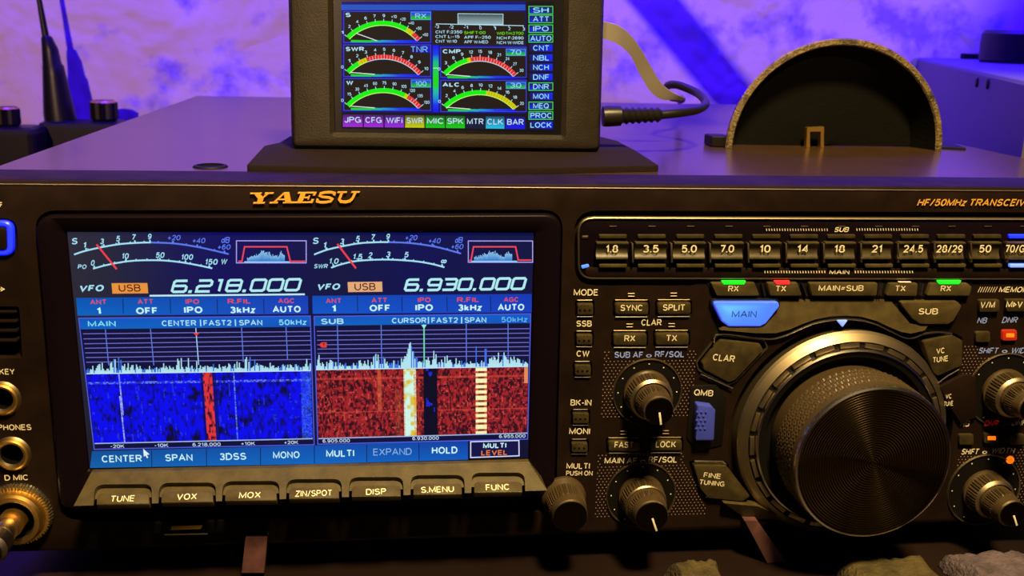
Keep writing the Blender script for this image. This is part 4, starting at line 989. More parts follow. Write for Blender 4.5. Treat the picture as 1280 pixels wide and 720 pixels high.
# ---------------------------------------------------------------- rows of small keys
for c, w, h in SMALL:
    x, y = c; mb = MB(); slab(mb, FRONT, fillet(pxl(FRONT, [(x - w / 2, y - h / 2 + 1), (x + w / 2, y - h / 2 + 1), (x + w / 2, y + h / 2), (x - w / 2, y + h / 2)]), .0007), -.0016, .0014, 'key_plastic', .0005)
    for k in (-6, 0, 6):
        d = disc_loop(FRONT.px(x + k, y + 3, .0014), .00045, 10); mb.loops([[FRONT.P(p, q, .00145) for p, q in d]], 'jack_hole', cap1=True)
    for k in (-4, 0, 4):
        d = disc_loop(FRONT.px(x + k, y - 3, .0014), .0002, 6); mb.loops([[FRONT.P(p, q, .00145) for p, q in d]], 'jack_hole', cap1=True)
    mb.build('mode_key', radio)
    mb = MB(); tube(mb, [FRONT.P(*FRONT.px(x - 9, y - h / 2 - 2.3, .0006), .0006), FRONT.P(*FRONT.px(x + 9, y - h / 2 - 2.3, .0006), .0006)], .00018, 'silver_metal', 6)
    tube(mb, [FRONT.P(*FRONT.px(x - 9.5, y + h / 2 + 3.4, .0006), .0006), FRONT.P(*FRONT.px(x + 9.5, y + h / 2 + 3.4, .0006), .0006)], .00018, 'silver_metal', 6); mb.build('key_trim', radio)
for t, c, w, h in PAIR:
    x, y = c
    o = polykey('panel_key', [(x - w / 2, y - h / 2 + .6), (x + w / 2, y - h / 2 + .6), (x + w / 2, y + h / 2), (x - w / 2, y + h / 2)], .0013, 'key_plastic', t, (x, y), {'SYNC': 27, 'SPLIT': 27, 'RX': 13.5, 'TX': 13, 'FAST': 23, 'LOCK': 25}[t], 7.8, r=.0012, ch=.0008, h0=-.0016)
    mb = MB(); tube(mb, [FRONT.P(*FRONT.px(x - w / 2 + 1, y + h / 2 + 3.4, .0006), .0006), FRONT.P(*FRONT.px(x + w / 2 - 1, y + h / 2 + 3.4, .0006), .0006)], .0002, 'silver_metal', 6)
    tube(mb, [FRONT.P(*FRONT.px(x - w / 2 + 1, y - h / 2 - 1.8, .0006), .0006), FRONT.P(*FRONT.px(x + w / 2 - 1, y - h / 2 - 1.8, .0006), .0006)], .00016, 'dark_metal', 6)
    yl = y - h / 2 - 10
    for k in (0, 3.6):
        tube(mb, [FRONT.P(*FRONT.px(x - 4, yl + k, .0004), .0004), FRONT.P(*FRONT.px(x + 4, yl + k, .0004), .0004)], .00018, 'dark_metal', 6)
    mb.build('key_trim', radio)
for c, lit in (((1226.5, 420), None), ((1260, 418), 'led_amber'), ((1206, 548), None), ((1237, 546), 'led_amber'), ((1270, 548), None)):
    x, y = c; w, h = 18, 13; pts = [(x - w / 2, y - h / 2), (x + w / 2, y - h / 2), (x + w / 2, y + h / 2), (x - w / 2, y + h / 2)]
    polykey('noise_key', pts, .0014, 'led_ember' if lit and y < 500 else 'key_plastic', r=.0008, led=('led_amber', [(x - 5, y - 2.6), (x + 5, y - 2.6), (x + 5, y + 2.2), (x - 5, y + 2.2)], 'lit amber lamp') if lit else None, label='lit orange key' if lit and y < 500 else None)
mb = MB(); lathe(mb, FRONT, FRONT.px(1262, 574.5), [(.0016, .0001, 'led_ember'), (.0014, .0008, 'led_amber'), (.0003, .0011, 'led_amber')], 16, capm='led_amber'); mb.build('indicator_lamp', radio, label='small lit orange lamp')
for t, c, w in (('V/M', (1234, 381), 18), ('M>V', (1267.5, 380.5), 20)):
    x, y = c; polykey('memory_key', [(x - 12.5, y - 7.5), (x + 12.5, y - 7.5), (x + 12.5, y + 7.5), (x - 12.5, y + 7.5)], .0018, 'key_plastic', t, (x, y), w, 7.8)

# ---------------------------------------------------------------- left edge: switch, jacks
mb = MB(); slab(mb, FRONT, fillet(pxl(FRONT, [(-30, 283), (10, 283), (11, 312), (-30, 312)]), .0015), -.002, .0018, 'panel_plastic', .0005); sw = mb.build('power_switch', radio)
mb = MB(); l = ccw(fillet(pxl(FRONT, [(-36, 275.5), (17, 275.5), (17.5, 318.5), (-34, 318.5)]), .003, 5)); rim(mb, FRONT, l, [(0, -.001), (0, .0010), (.0005, .0014), (.0013, .0014), (.0018, .0010), (.0018, -.001)], 'led_blue'); mb.build('light_ring', sw, label='glowing blue ring')
for c in ((3, 498), (15.5, 567)):
    mb = MB(); r0 = dist(FRONT, c, (c[0] + 21, c[1])); r1 = dist(FRONT, c, (c[0] + 15, c[1]))
    lathe(mb, FRONT, FRONT.px(*c), [(r0 + .0008, .0001, 'groove_black'), (r0 + .0003, .0008, 'dark_metal'), (r0, .0014, 'gold_metal'), (r0 - .0006, .0018, 'gold_metal'), (r1 + .0002, .0015, 'gold_metal'), (r1 - .0002, .0006, 'dark_metal'), (r1 - .0004, -.008, 'jack_hole'), (.0002, -.008, 'jack_hole')], 48, capm='jack_hole')
    mb.build('jack_socket', radio, label='brass-rimmed jack socket')
mb = MB()
for y in (389, 401, 413, 425): slab(mb, FRONT, fillet(pxl(FRONT, [(-18, y), (19, y - .6), (21, y + 3), (-18, y + 3.6)]), .0004), -.006, -.0002, 'panel_plastic', .0003)
mb.build('slotted_socket', radio)
MC = (25, 640); mb = MB(); cM = FRONT.px(*MC)
kn = lambda th, h: .0003 * (1 if math.sin(60 * th) > 0 else -1)
lathe(mb, FRONT, cM, [(.0112, .0001, 'dark_metal'), (.0112, .0010, 'silver_metal', kn), (.0108, .0030, 'dark_metal', kn), (.0098, .0034, 'gold_metal'), (.0094, .0060, 'gold_metal'), (.0088, .0072, 'gold_metal'), (.0074, .0074, 'gold_metal'), (.0068, .0064, 'dark_metal'), (.0066, .0015, 'groove_black'), (.0002, .0015, 'groove_black')], 240, capm='groove_black')
mb.build('microphone_socket', radio, label='knurled brass microphone socket')
mb = MB(); lathe(mb, FRONT, cM, [(.0044, .0017, 'gold_metal'), (.0044, .010, 'gold_metal'), (.0040, .012, 'gold_metal'), (.0040, .018, 'silver_metal'), (.0050, .020, 'silver_metal'), (.0052, .026, 'silver_metal'), (.0042, .028, 'dark_metal'), (.0034, .036, 'cable_black'), (.0003, .037, 'cable_black')], 40, capm='cable_black')
plug = mb.build('microphone_plug', None, smooth=30)
plug['label'] = 'shiny gold and silver microphone plug in the lower left socket of the transceiver'; plug['category'] = 'plug'

# ---------------------------------------------------------------- lettering printed on the panel
mb = MB()
def T(t, x, y, w, ch, m='lettering', slope=0, shear=0, bold=.015, h=.0002): ctext(mb, FRONT, t, x, y, w, ch, m, None, slope, shear=shear, bold=bold, h=h)
T('MODE', 732, 365.5, 30, 8); T('SSB', 730, 404.5, 19, 7.6); T('CW', 728.5, 442, 16, 7.6); T('BK-IN', 726, 503.2, 26, 7.6); T('MONI', 724.3, 539, 26, 7.6)
T('MULTI', 722.5, 582.5, 29, 7.2); T('PUSH ON', 724, 591.5, 33, 6); T('CLAR', 814, 403, 25, 8)
T('SUB AF', 785.5, 443.5, 35, 7.6, 'lettering_blue', bold=.02); T('RF/SQL', 836.5, 442.8, 36, 7.6, 'lettering_blue', bold=.02); T('o', 811, 444, 7, 5.5, 'lettering_blue', bold=.01)
T('MAIN AF', 775.5, 575.8, 40, 7.4); T('RF/SQL', 828, 574.5, 35, 7.4); T('o', 803.5, 576, 7, 5)
T('QMB', 879, 491, 24, 7.6, slope=.06, h=.0008)
T('SUB', 1052, 287, 19, 6, shear=.25, h=.001); T('MAIN', 1049, 339.8, 25, 6, h=.0017)
for x0, x1, y, d, hh, s in ((958, 1036, 287.3, 3.3, .001, .8), (1071, 1150, 287, 3.3, .001, .8), (956, 1031, 340, 3.4, .0017, 1.1), (1069, 1142, 340, 3.4, .0017, 1.1)):
    x = x0
    while x < x1:
        q = [FRONT.px(x - s / 2, y - 1.6, hh), FRONT.px(x + s / 2, y - 1.6, hh), FRONT.px(x + s / 2 + .4, y + 1.4, hh), FRONT.px(x - s / 2 + .4, y + 1.4, hh)]
        mb.face([FRONT.P(*p, hh) for p in ccw(q)], 'lettering'); x += d
T('MEMORY', 1270, 362, 44, 7, shear=.2); T('////////', 1234, 362, 24, 7, shear=.1, bold=0)
T('NB', 1227.5, 400.5, 13, 7.4, 'lettering_blue', shear=.2); T('DNR', 1262, 400, 20, 7.4, 'lettering_blue', shear=.2)
T('SHIFT', 1235, 438.4, 25, 7.2, 'lettering_blue', shear=.2); T('o', 1255.5, 438.6, 7, 5, 'lettering_blue'); T('WIDTH', 1279, 438.2, 32, 7.2, 'lettering_blue', shear=.2)
T('NB', 1206, 529.5, 12.5, 7.2, shear=.2); T('DNR', 1239, 529, 18, 7, 'led_ember', shear=.2); T('DNF', 1273, 528.5, 18, 7.2, shear=.2)
T('SHIFT', 1212, 564.6, 22, 7.2, shear=.2); T('o', 1230.5, 564.8, 6, 5); T('WIDTH', 1253.5, 563.4, 30, 7.2, shear=.2)
T('KEY', 9, 464.6, 19, 7.2); T('PHONES', 18.5, 534.2, 42, 7.2, slope=-.01); T('D MIC', 20.5, 597, 29, 7, slope=-.02)
T('ON/OFF', -10, 256, 26, 6.5)
for q in stroke2([FRONT.px(-4, 361.5, .0003), FRONT.px(3, 361.5, .0003)], .0004): mb.face([FRONT.P(p[0], p[1], .0003) for p in q], 'lettering')
mb.face([FRONT.P(*p, .0003) for p in ccw([FRONT.px(1, 358.5, .0003), FRONT.px(6.5, 361.5, .0003), FRONT.px(1, 364.5, .0003)])], 'lettering')
mb.build('panel_lettering', radio, smooth=0)

# maker's name: wide slab-serif italic capitals, and the type line, in gold metal
mb = MB()
a = Vector(FRONT.px(308.5, 254.5)); b = Vector(FRONT.px(444, 252.6)); Hh = (Vector(FRONT.px(376, 239.8)) - Vector(FRONT.px(376, 253.5))).length
SH = .42; dirx = (b - a).normalized(); W5 = (b - a).length
def GP(u, v):  # u in letter units over the whole word, v 0..1
    p = a + dirx * (u * W5 + SH * v * Hh); p = p + Vector((0, v * Hh)); return (p.x, p.y)
def gq(pts, h=.0009):
    l = ccw([GP(*p) for p in pts]); slab(mb, FRONT, l, -.0002, h, 'gold_paint', .0001)
def letter(x, w, quads, h=.0009):
    for k, q in enumerate(quads): gq([(x + u * w, v) for u, v in q], h + k * .00002)
def st(pts, w, x, wd, k0=0):
    for k, q in enumerate(stroke2([GP(x + u * wd, v) for u, v in pts], w)): slab(mb, FRONT, ccw([tuple(p) for p in q]), -.0002, .0009 + (k + k0) * .00001, 'gold_paint', .00005)
R = lambda x0, y0, x1, y1: [(x0, y0), (x1, y0), (x1, y1), (x0, y1)]
sf = .13
letter(.0, .21, [R(-.02, 1 - sf, .48, 1), R(.62, 1 - sf, 1.0, 1), R(.28, 0, .78, sf), R(.42, 0, .66, .5), [(.10, 1), (.36, 1), (.66, .45), (.42, .45)], [(.74, 1), (.86, 1), (.62, .45), (.52, .45)]])
letter(.215, .205, [R(-.04, 0, .34, sf), R(.56, 0, 1.06, sf), [(.08, .05), (.22, .05), (.52, 1), (.42, 1)], [(.66, .05), (.94, .05), (.66, 1), (.42, 1)], R(.24, .3, .72, .42)])
letter(.435, .175, [R(-.02, 0, .98, sf), R(-.02, 1 - sf, .96, 1), R(.14, 0, .42, 1), R(.3, .44, .7, .56), R(.84, 0, .98, .34), R(.82, .68, .96, 1), R(.62, .32, .7, .68)])
st([(.92, .66), (.90, .86), (.7, .95), (.35, .95), (.12, .86), (.12, .66), (.3, .55), (.7, .47), (.9, .33), (.86, .13), (.6, .05), (.3, .05), (.1, .14), (.08, .36)], .00075, .625, .165)
letter(.80, .2, [R(-.02, 1 - sf, .42, 1), R(.62, 1 - sf, 1.02, 1)])
st([(.2, .95), (.2, .3), (.32, .08), (.55, .04), (.72, .12), (.8, .35), (.82, .95)], .00085, .80, .2)
mb.build('maker_name', radio, smooth=0, label='gold lettering')
mb = MB()
ctext(mb, FRONT, 'HF/50MHz TRANSCEIVER', 1222, 253.2, 152, 8.6, 'gold_paint', None, 0, shear=.28, bold=.025, h=.0006); mb.build('type_lettering', radio, smooth=0, label='gold lettering')

# ================================================================ meter display on its rubber mat
ZM = ZT - .0002
matz = ZM + .0024
mp = [at_z(x, y, matz) for x, y in ((308, 206), (500, 209.5), (680, 209.5), (824, 206.5), (795, 188), (772, 176), (740, 168), (400, 168), (362, 170), (349, 178), (330, 182))]
MT = Plane((0, 0, ZM), (1, 0, 0), (0, 1, 0))
mb = MB(); slab(mb, MT, fillet([(p.x, p.y) for p in mp], .002), .0001, .0024, 'mat_rubber', .0005)
rm = mb.build('rubber_mat', None); rm['label'] = 'thin black rubber mat on the transceiver under the small meter display'; rm['category'] = 'mat'
fb = at_z(560, 189, matz)
th = math.radians(5)
MP = Plane((0, fb.y, matz + .0003), (1, 0, 0), (0, math.sin(th), math.cos(th)))
u0m = MP.px(363, 150)[0]; u1m = MP.px(752.5, 150)[0]; hm = .082
mon = thing('meter_display', 'small black boxed screen of coloured gauges standing on the transceiver', 'display', ((u0m + u1m) / 2, fb.y + .014, matz))
mb = MB()
Lm = ccw(fillet([(u0m, 0), (u1m, 0), (u1m, hm), (u0m, hm)], .003, 4)); 
p = [MP.px(x, y) for x, y in ((418, 165.5), (702, 169))]
In = ccw(fillet([(p[0][0], p[0][1]), (p[1][0], p[0][1]), (p[1][0], p[0][1] + .0545), (p[0][0], p[0][1] + .0545)], .0004, 4))
Bk = inset(Lm, .0015)
mb.loops([[MP.P(u, v, -.026) for u, v in Bk], [MP.P(u, v, -.0245) for u, v in Lm], [MP.P(u, v, -.0030) for u, v in Lm], [MP.P(u, v, -.0004) for u, v in inset(Lm, .0014)], [MP.P(u, v, 0) for u, v in inset(Lm, .0022)],
          [MP.P(u, v, 0) for u, v in inset(In, -.0018)], [MP.P(u, v, -.0016) for u, v in In], [MP.P(u, v, -.004) for u, v in In]], 'case_print', cap0=True, cap1=False)
mb.build('case', mon, smooth=30)
SP = Plane(MP.P(0, 0, -.0024), (1, 0, 0), MP.v)
g = meter_display(SP); base = MB(); l = ccw(inset(In, -.0006))
base.loops([[MP.P(u, v, -.006) for u, v in l], [MP.P(u, v, -.0024) for u, v in l]], 'lcd_black', cap0=True)
off = len(base.v)
for f, m_, c_ in zip(g.f, g.m, g.c): base.f.append(tuple(i + off for i in f)); base.m.append(base.mi('screen_pixels')); base.c.append(c_)
base.v += g.v; base.hascol = True
base.build('screen', mon, smooth=0, label='lit screen of gauges and coloured keys')
# power plug, its cable and the flat strap
py = fb.y + .016
mb = MB()
P0 = at_y(753.5, 145.5, py); P1 = at_y(826, 143.5, py)
d = (P1 - P0); L_ = d.length; d.normalize()
pts = [P0 + d * L_ * t for t in (0, .08, .3, .31)]; tube(mb, pts, [.0042, .0044, .0042, .0036], 'cable_black', 20)
k = .33; rr = []
pts = []
for q in range(14):
    pts.append(P0 + d * L_ * (.30 + .7 * q / 13)); rr.append(.0038 - .0006 * q / 13 - (.0009 if q % 2 else 0))
tube(mb, pts, rr, 'cable_black', 20)
cab = smooth_path([P1, at_y(850, 141, py + .002), at_y(872, 137, py + .010), at_y(882, 129, py + .022), at_y(874, 118, py + .036), at_y(858, 110, py + .046), at_y(845, 106, py + .052), at_y(835, 107, py + .060), at_y(832, 114, py + .072), at_y(838, 121, py + .086), at_y(852, 124, py + .105), at_y(850, 126, py + .16)], 8)
tube(mb, cab, .0019, 'cable_black', 14)
pc = mb.build('power_cable', None, smooth=50); pc['label'] = 'black cable looping from a ribbed plug in the right side of the small meter display'; pc['category'] = 'cable'
def band(mb, L, R, m, t=.0008):
    rings = []
    for a, b in zip(L, R):
        a, b = Vector(a), Vector(b); rings.append([a, b, b + Vector((0, t, t * .4)), a + Vector((0, t, t * .4))])
    mb.loops(rings, m, cap0=True, cap1=True)
ed = [((740, 25), (740, 47), .012), ((753, 27), (753, 48), .014), ((772, 32), (770, 54), .018), ((786, 42), (780, 61), .022), ((799, 58), (789, 71), .026), ((812, 80), (797, 88), .030), ((826, 103), (812, 113), .034), ((838, 114), (826, 124), .037), ((850, 120), (842, 125), .040), ((856, 123), (852, 126), .043)]
Lp = smooth_path([at_y(*e[0], fb.y + e[2] + .012) for e in ed], 5); Rp = smooth_path([at_y(*e[1], fb.y + e[2] + .012) for e in ed], 5)
mb = MB(); band(mb, Lp, Rp, 'ribbon_grey'); rb_ = mb.build('flat_strap', None, smooth=40); rb_['label'] = 'grey flat strap curving down from behind the small meter display to the cable loop'; rb_['category'] = 'strap'

# ================================================================ half-round hood on the cover
A0 = at_z(906, 185, ZM); A1 = at_z(1180, 189, ZM); hy = (A0.y + A1.y) / 2; xc = (A0.x + A1.x) / 2; Rh = (A1.x - A0.x) / 2
ztop = at_y(1041, 47.5, hy).z - ZM
print('hood', hy, Rh, ztop)
hood = thing('speaker_hood', 'black half-round open hood standing on the right of the transceiver top', 'hood', (xc, hy + .03, ZM))
mb = MB(); ns = 64; t = .0033
def arc(r0, y, z0=.0001, n=ns): return [Vector((xc + r0 * math.cos(PI * k / n), y, ZM + z0 + (r0 + ztop - Rh) * math.sin(PI * k / n))) for k in range(n + 1)]
sections = [(Rh * .90 - t, .015, 'hood_black'), (Rh - t, .0008, 'hood_black'), (Rh - t + .0006, 0, 'hood_rim'), (Rh - .0006, 0, 'hood_rim'), (Rh, .0008, 'hood_rim'), (Rh * .985, .003, 'hood_black'), (Rh * .90, .017, 'hood_black'), (0.0005, .017, 'hood_black')]
for (r0, y0, _), (r1, y1, m) in zip(sections, sections[1:]):
    mb.loops([arc(r0, hy + y0), arc(r1, hy + y1)], m, cap1=False, closed=False)
mb.loops([arc(Rh * .90 - t, hy + .015), arc(.0005, hy + .015)], 'hood_black', cap1=False, closed=False)
mb.build('shell', hood, smooth=40)
mb = MB(); p0, p1 = at_z(889, 184, ZM), at_z(907, 184, ZM); box(mb, (p0.x, p0.y, ZM + .0001), (p1.x + .002, p0.y + .012, ZM + .005), 'groove_black'); mb.build('foot_tab', hood, bevel=.0005)
mb = MB(); p0 = at_z(1180, 186, ZM); p1 = at_z(1216, 190, ZM); p2 = at_z(1180, 176, ZM); slab(mb, MT, [(p0.x - .002, p0.y), (p1.x, p1.y + .006), (p2.x - .002, p2.y)], .0001, .0012, 'groove_black', .0002); mb.build('foot_tab', hood)
br = thing('metal_clip', 'small gold clip standing inside the half-round hood', 'clip', (0, 0, 0))
pA = at_y(1009, 183, hy + .007); br.location = (pA.x + .004, pA.y, ZM)
q = [at_y(x, y, pA.y) for x, y in ((1008, 183), (1012.5, 183), (1012.5, 164.5), (1026, 164.5), (1026, 183), (1030, 183), (1030, 158.5), (1009, 159.5))]
for v_ in (0, 1, 4, 5): q[v_].z = ZM + .0001
mb = MB(); Lq = [(p.x, p.z) for p in q]; FP = Plane((0, pA.y, 0), (1, 0, 0), (0, 0, 1)); L3 = ccw(Lq)
mb.loops([[FP.P(u, v, -.003) for u, v in L3], [FP.P(u, v, 0) for u, v in L3]], 'gold_metal', cap0=True); mb.build('clip_body', br, smooth=0)

# ================================================================ handheld radios behind the left corner
def handheld(label, y, bx0, bx1, rowtop, knob, ant, loc):
    o = thing('handheld_radio', label, 'handheld radio', loc, 'handheld radios beside the transceiver')
    zt = at_y((bx0 + bx1) / 2, rowtop, y).z; x0, x1 = at_y(bx0, rowtop, y).x, at_y(bx1, rowtop, y).x
    x1 = min(x1, XL - .004)
    mb = MB(); box(mb, (x0, y, .0002), (x1, y + .036, zt), 'handheld_black'); mb.build('body', o, bevel=.005, smooth=0)
    mb = MB(); box(mb, (x0 + .008, y - .0012, .01), (x1 - .008, y + .001, zt - .06), 'puck_black'); mb.build('keypad', o, bevel=.0006, smooth=0)
    (kx, ky, kr) = knob
    c = at_y(kx, ky, y + .018); pz = Plane((0, 0, 0), (1, 0, 0), (0, 1, 0)); kr_ = kr * (y + .018 - CAM.y) / F
    c.x = min(c.x, x1 - kr_ * .2)
    mb = MB(); kf = lambda t_, h: .0006 * math.sin(12 * t_)
    lathe(mb, pz, (c.x, c.y), [(kr_ * .8, zt - .0005, 'handheld_black'), (kr_, zt + .002, 'handheld_black', kf), (kr_, zt + kr_ * 1.45, 'handheld_black', kf), (kr_ * .8, zt + kr_ * 1.6, 'gold_metal'), (kr_ * .3, zt + kr_ * 1.62, 'handheld_black'), (.0003, zt + kr_ * 1.62, 'handheld_black')], 48)
    mb.build('volume_knob', o)
    if ant:
        P_ = [at_y(x, yy, y + .018) for x, yy, r in ant]; P_[0].z = zt - .0005; s = (y + .018 - CAM.y) / F
        mb = MB(); tube(mb, P_, [r * s for *_, r in ant], 'cable_black', 20); mb.build('antenna', o, smooth=40)
    return o
hy1 = .535
c = at_y(95, 152, hy1)
handheld('black handheld radio with a tall whip antenna left of the transceiver', hy1, 44, 150, 153, (131, 150, 15), [(76, 153, 18), (74, 140, 17.5), (68, 95, 13), (66.5, 84, 12), (65, 80, 10.5), (62.5, 62, 9), (58, 47, 6), (57, 45, 4), (49, 0, 3), (38, -60, 2.6)], (c.x, hy1 + .018, 0))
hy2 = .50; c = at_y(-10, 160, hy2)
handheld('black handheld radio at the far left edge behind the transceiver corner', hy2, -60, 41, 160, (10, 156, 14), None, (c.x, hy2 + .018, 0))

# ================================================================ amplifier case at the right
za = .177
A_, B_ = at_z(1147, 72, za), at_z(1280, 100, za); A2 = Vector((A_.x - .004, min(A_.y + .012, .592), za))
B2 = B_ + (B_ - A_) * .04
print('amp', A_, B_, B2, A2)
foot = [(A2.x, A2.y), (A_.x, A_.y), (B2.x, B2.y), (B2.x + .36, B2.y - .02), (A2.x + .45, A2.y)]
amp = thing('amplifier_case', 'wide grey metal equipment case standing to the right behind the transceiver', 'equipment case', ((A_.x + B_.x) / 2 + .15, (A_.y + B_.y) / 2, 0))
mb = MB(); l = ccw(foot); GZ = Plane((0, 0, 0), (1, 0, 0), (0, 1, 0)); slab(mb, GZ, l, .0102, za, 'amp_paint', .0025); mb.build('cabinet', amp, smooth=20)
mb = MB()
dv = (B_ - A_).normalized(); SPn = Plane((A_.x, A_.y, 0), (dv.x, dv.y, 0), (0, 0, 1))
for x, y in ((1222, 103), (1235.5, 105)):
    c = SPn.px(x, y); lathe(mb, SPn, c, [(.0032, .0001, 'groove_black'), (.0026, .0010, 'groove_black'), (.0003, .0010, 'groove_black')], 20, capm='groove_black')
mb.build('side_screw', amp)
for fx, fy in ((A2.x + .05, A2.y - .04), (B2.x + .05, B2.y + .03), (B2.x + .3, B2.y + .03), (A2.x + .4, A2.y - .04)):
    mb = MB(); lathe(mb, GZ, (fx, fy), [(0, .0002, 'groove_black'), (.014, .0002, 'groove_black'), (.016, .0103, 'groove_black'), (0, .0103, 'groove_black')], 24); mb.build('rubber_foot', amp)
pc_ = at_z(1277, 79, za); rp = (at_z(1277, 79, za) - at_z(1249, 79, za)).length
zp = at_y(1270, 38, pc_.y).z - za
mb = MB(); PZ = Plane((0, 0, za), (1, 0, 0), (0, 1, 0))
lathe(mb, PZ, (pc_.x, pc_.y), [(0, .0001, 'puck_black'), (rp * .96, .0001, 'puck_black'), (rp, .002, 'puck_black'), (rp, zp - .003, 'puck_black'), (rp * .93, zp, 'puck_black'), (.0003, zp, 'puck_black')], 48)
pk = mb.build('round_canister', None); pk['label'] = 'black round canister on top of the grey case at right'; pk['category'] = 'canister'
c = at_y(1223, 66, A_.y - .02); c.z = za; mb = MB(); box(mb, (c.x - .012, c.y, za + .0001), (c.x + .012, c.y + .01, za + .005), 'groove_black')
cb = mb.build('black_clip', None, bevel=.001, smooth=0); cb['label'] = 'tiny black clip lying on the far part of the grey case'; cb['category'] = 'clip'

# ================================================================ things low in front, and the room
def cloth(name, label, m, pts, y, top, seed):
    # soft folded pad lying in front of the transceiver
    n1 = vnoise(seed); c0 = at_y(pts[0], 700, y); c1 = at_y(pts[1], 700, y); zt = at_y((pts[0] + pts[1]) / 2, top, y).z
    mb = MB(); nx, ny = 40, 16; top_ = []
    V = []
    for j in range(ny + 1):
        for i in range(nx + 1):
            s, t = i / nx, j / ny; e = min(1, min(s, 1 - s) * 8, min(t, 1 - t) * 5)
            V.append(Vector((c0.x + (c1.x - c0.x) * s + .002 * n1(j * .7, 3), y - .03 * t + .002 * n1(i * .5, 9), .0005 + (zt - .0005) * (math.sqrt(max(0, e)) * (.86 + .14 * n1(s * 9, t * 5))))))
    F_ = []
    for j in range(ny):
        for i in range(nx): a = j * (nx + 1) + i; F_.append((a, a + nx + 1, a + nx + 2, a + 1))
    mb.raw(V, F_, m)
    bd = [V[i] for i in range(nx + 1)] + [V[j * (nx + 1) + nx] for j in range(1, ny + 1)] + [V[ny * (nx + 1) + i] for i in range(nx - 1, -1, -1)] + [V[j * (nx + 1)] for j in range(ny - 1, 0, -1)]
    mb.face([Vector((p.x, p.y, .0003)) for p in bd], m)
    o = mb.build(name, None, smooth=60); o['label'] = label; o['category'] = 'cloth'
cloth('folded_cloth', 'crumpled tan cloth under the big tuning dial of the transceiver', 'cloth_tan', (1040, 1152), -.012, 688, 3)
cloth('folded_cloth', 'rumpled grey cloth under the lower right knob of the transceiver', 'cloth_grey', (1172, 1272), -.012, 680, 5)
cloth('folded_cloth', 'flat tan cloth under the lower ribbed knobs of the transceiver', 'cloth_tan', (828, 890), -.012, 690, 8)

def struct(mb, name, **k): o = mb.build(name, None, smooth=0, **k); o['kind'] = 'structure'; return o
mb = MB(); box(mb, (-.9, -.22, -.03), (1.3, .595, 0), 'desk_wood'); dk = mb.build('desk', None, smooth=0, bevel=.003); dk['label'] = 'dark desk carrying the transceiver and the other radio gear'; dk['category'] = 'desk'
dm = bpy.data.materials.new('plaster_wall'); dm.use_nodes = True; nt = dm.node_tree; b = nt.nodes['Principled BSDF']
b.inputs['Roughness'].default_value = .85; tc = nt.nodes.new('ShaderNodeTexCoord')
def N(kind, **kw):
    n = nt.nodes.new(kind)
    for k_, v_ in kw.items(): n.inputs[k_].default_value = v_
    return n
n1 = N('ShaderNodeTexNoise', Scale=10.0, Detail=3.0, Roughness=.5, Distortion=.3); n2 = N('ShaderNodeTexNoise', Scale=38.0, Detail=3.0, Roughness=.5, Distortion=.2)
for n in (n1, n2): nt.links.new(tc.outputs['Object'], n.inputs['Vector'])
cr = nt.nodes.new('ShaderNodeValToRGB'); cr.color_ramp.elements[0].position = .38; cr.color_ramp.elements[1].position = .62
nt.links.new(n1.outputs['Fac'], cr.inputs['Fac'])
ad = nt.nodes.new('ShaderNodeMath'); ad.operation = 'MULTIPLY_ADD'; ad.inputs[1].default_value = .35
nt.links.new(n2.outputs['Fac'], ad.inputs[0]); nt.links.new(cr.outputs['Color'], ad.inputs[2])
bp = nt.nodes.new('ShaderNodeBump'); bp.inputs['Strength'].default_value = .7; bp.inputs['Distance'].default_value = .004
nt.links.new(ad.outputs[0], bp.inputs['Height']); nt.links.new(bp.outputs['Normal'], b.inputs['Normal'])
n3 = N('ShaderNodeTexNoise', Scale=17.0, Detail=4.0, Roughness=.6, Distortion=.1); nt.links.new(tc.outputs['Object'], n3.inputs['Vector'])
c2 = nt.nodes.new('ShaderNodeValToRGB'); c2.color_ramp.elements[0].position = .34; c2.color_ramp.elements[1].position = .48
c2.color_ramp.elements[0].color = (.24, .13, .60, 1); c2.color_ramp.elements[1].color = (.62, .44, .42, 1)  # bluish patches in the colour stand in for shaded hollows of the plaster
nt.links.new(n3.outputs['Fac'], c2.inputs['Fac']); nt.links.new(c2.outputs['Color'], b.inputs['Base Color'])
MATS['plaster_wall'] = dm
mat('room_paint', (.35, .30, .28), .9)
mb = MB(); box(mb, (-1.6, .60, -.75), (2.0, .67, 1.7), 'plaster_wall'); struct(mb, 'wall_back')
mb = MB(); box(mb, (-1.6, -2.6, -.80), (2.0, .67, -.75), 'desk_wood'); struct(mb, 'floor')
mb = MB(); box(mb, (-1.66, -2.6, -.80), (-1.6, .67, 1.7), 'room_paint'); struct(mb, 'wall_left')
mb = MB(); box(mb, (2.0, -2.6, -.80), (2.06, .67, 1.7), 'room_paint'); struct(mb, 'wall_right')
for x in (-.85, 1.25):
    for y in (-.17, .54):
        mb = MB(); box(mb, (x - .03, y - .03, -.7499), (x + .03, y + .03, -.0301), 'desk_wood'); mb.build('leg', dk, smooth=0, bevel=.002)

# ================================================================ light
def area_light(name, loc, target, size, energy, col, sy=None, spread=None):
    l = bpy.data.lights.new(name, 'AREA'); l.energy = energy; l.color = col; l.size = size
    if sy: l.shape = 'RECTANGLE'; l.size_y = sy
    if spread: l.spread = spread
    o = bpy.data.objects.new(name, l); COL.objects.link(o); o.location = loc
    o.rotation_euler = (Vector(target) - Vector(loc)).to_track_quat('-Z', 'Y').to_euler(); return o
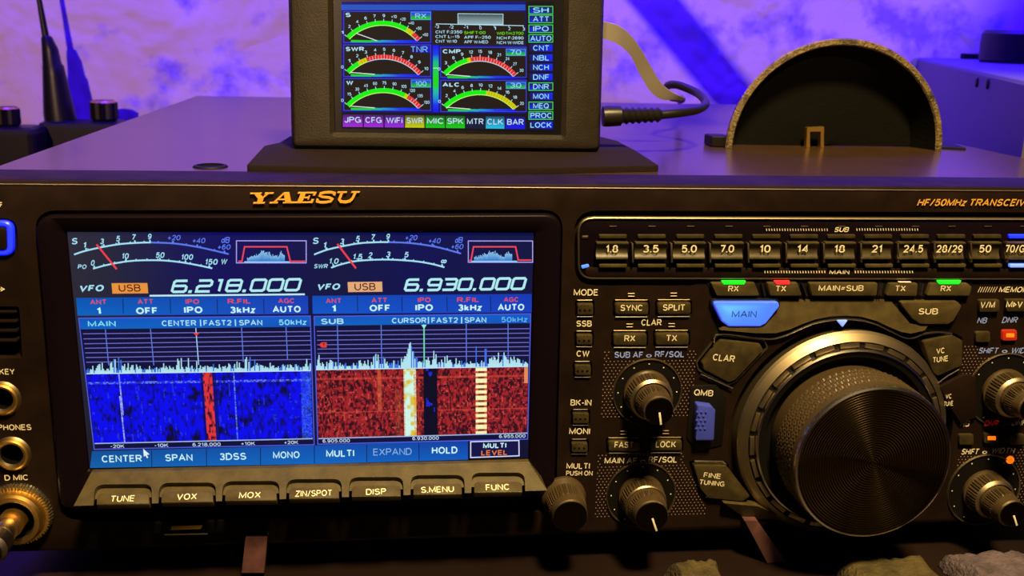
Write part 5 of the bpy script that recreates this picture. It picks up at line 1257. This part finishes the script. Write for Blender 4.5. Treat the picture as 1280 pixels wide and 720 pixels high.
# spot lamp behind the camera to the left, aimed at the wall over the transceiver
sl = bpy.data.lights.new('room_lamp', 'SPOT'); sl.energy = 190; sl.color = (1, .62, .34); sl.shadow_soft_size = .03
sl.spot_size = math.radians(25.5); sl.spot_blend = .12
so = bpy.data.objects.new('room_lamp', sl); COL.objects.link(so); so.location = (-.55, -2.24, .90)
so.rotation_euler = (Vector((-.02, .6, .60)) - so.location).to_track_quat('-Z', 'Y').to_euler()
# ceiling lamp above the operator
cl = bpy.data.lights.new('ceiling_lamp', 'SPOT'); cl.energy = 82; cl.color = (1, .72, .30); cl.shadow_soft_size = .07
cl.spot_size = math.radians(50); cl.spot_blend = .35
cp = bpy.data.objects.new('ceiling_lamp', cl); COL.objects.link(cp); cp.location = (.12, -.42, .85)
cp.rotation_euler = (Vector((.08, -.02, .04)) - cp.location).to_track_quat('-Z', 'Y').to_euler()
# blue light strip along the wall, above the picture
area_light('light_strip', (.45, .46, .80), (.45, .62, .16), 1.6, 31, (.03, .004, 1), sy=.04, spread=math.radians(110))
# unseen boom arm added above the picture to cast the diagonal shadow on the plaster
q1, q2 = at_y(828, 13, .6), at_y(918, 122, .6)
wp = q2 + (q1 - q2) * 3.6; LMP = so.location; e = q2 + (LMP - q2) * .17
arm = thing('added_boom_arm', 'unseen black boom arm added above the meter display to cast a wall shadow', 'arm', (wp.x, .599, wp.z))
mb = MB(); WP = Plane((0, .5998, 0), (1, 0, 0), (0, 0, 1)); slab(mb, WP, disc_loop((wp.x, wp.z), .04, 32), 0, .012, 'cable_black', .002); mb.build('wall_bracket', arm)
s0 = Vector((wp.x, .5895, wp.z)); mid = s0.lerp(e, .52)
mb = MB(); tube(mb, [s0, mid], .011, 'cable_black', 16); mb.build('arm_tube', arm)
mb = MB(); tube(mb, [mid, e], .017, 'cable_black', 16); mb.build('arm_tube', arm)
mb = MB(); d_ = (e - s0).normalized(); tube(mb, [mid - d_ * .03, mid + d_ * .03], .026, 'cable_black', 20); mb.build('joint', arm)
w = bpy.data.worlds.new('room'); bpy.context.scene.world = w; w.use_nodes = True
w.node_tree.nodes['Background'].inputs['Color'].default_value = (.05, .03, .06, 1); w.node_tree.nodes['Background'].inputs['Strength'].default_value = .12

# ================================================================ camera
cd = bpy.data.cameras.new('camera'); co = bpy.data.objects.new('camera', cd); COL.objects.link(co)
cd.sensor_width = 36; cd.lens = 36 * F / 1280; cd.clip_start = .01; cd.clip_end = 20
M = Matrix((Xc, Yc, Zc))        # rows: panel axes seen by the camera; a camera vector d maps to (Xc.d, Yc.d, Zc.d)
co.matrix_world = Matrix.Translation(CAM) @ M.to_4x4()
cd.dof.use_dof = True; cd.dof.focus_distance = .37; cd.dof.aperture_fstop = 26
sc = bpy.context.scene; sc.camera = co
sc.view_settings.view_transform = 'Standard'; sc.view_settings.look = 'None'; sc.view_settings.exposure = 0; sc.view_settings.gamma = 1
sc.view_settings.use_curve_mapping = False
try:
    sc.cycles.use_denoising = True; sc.cycles.denoiser = 'OPENIMAGEDENOISE'
    sc.cycles.sample_clamp_indirect = 4
except Exception: pass
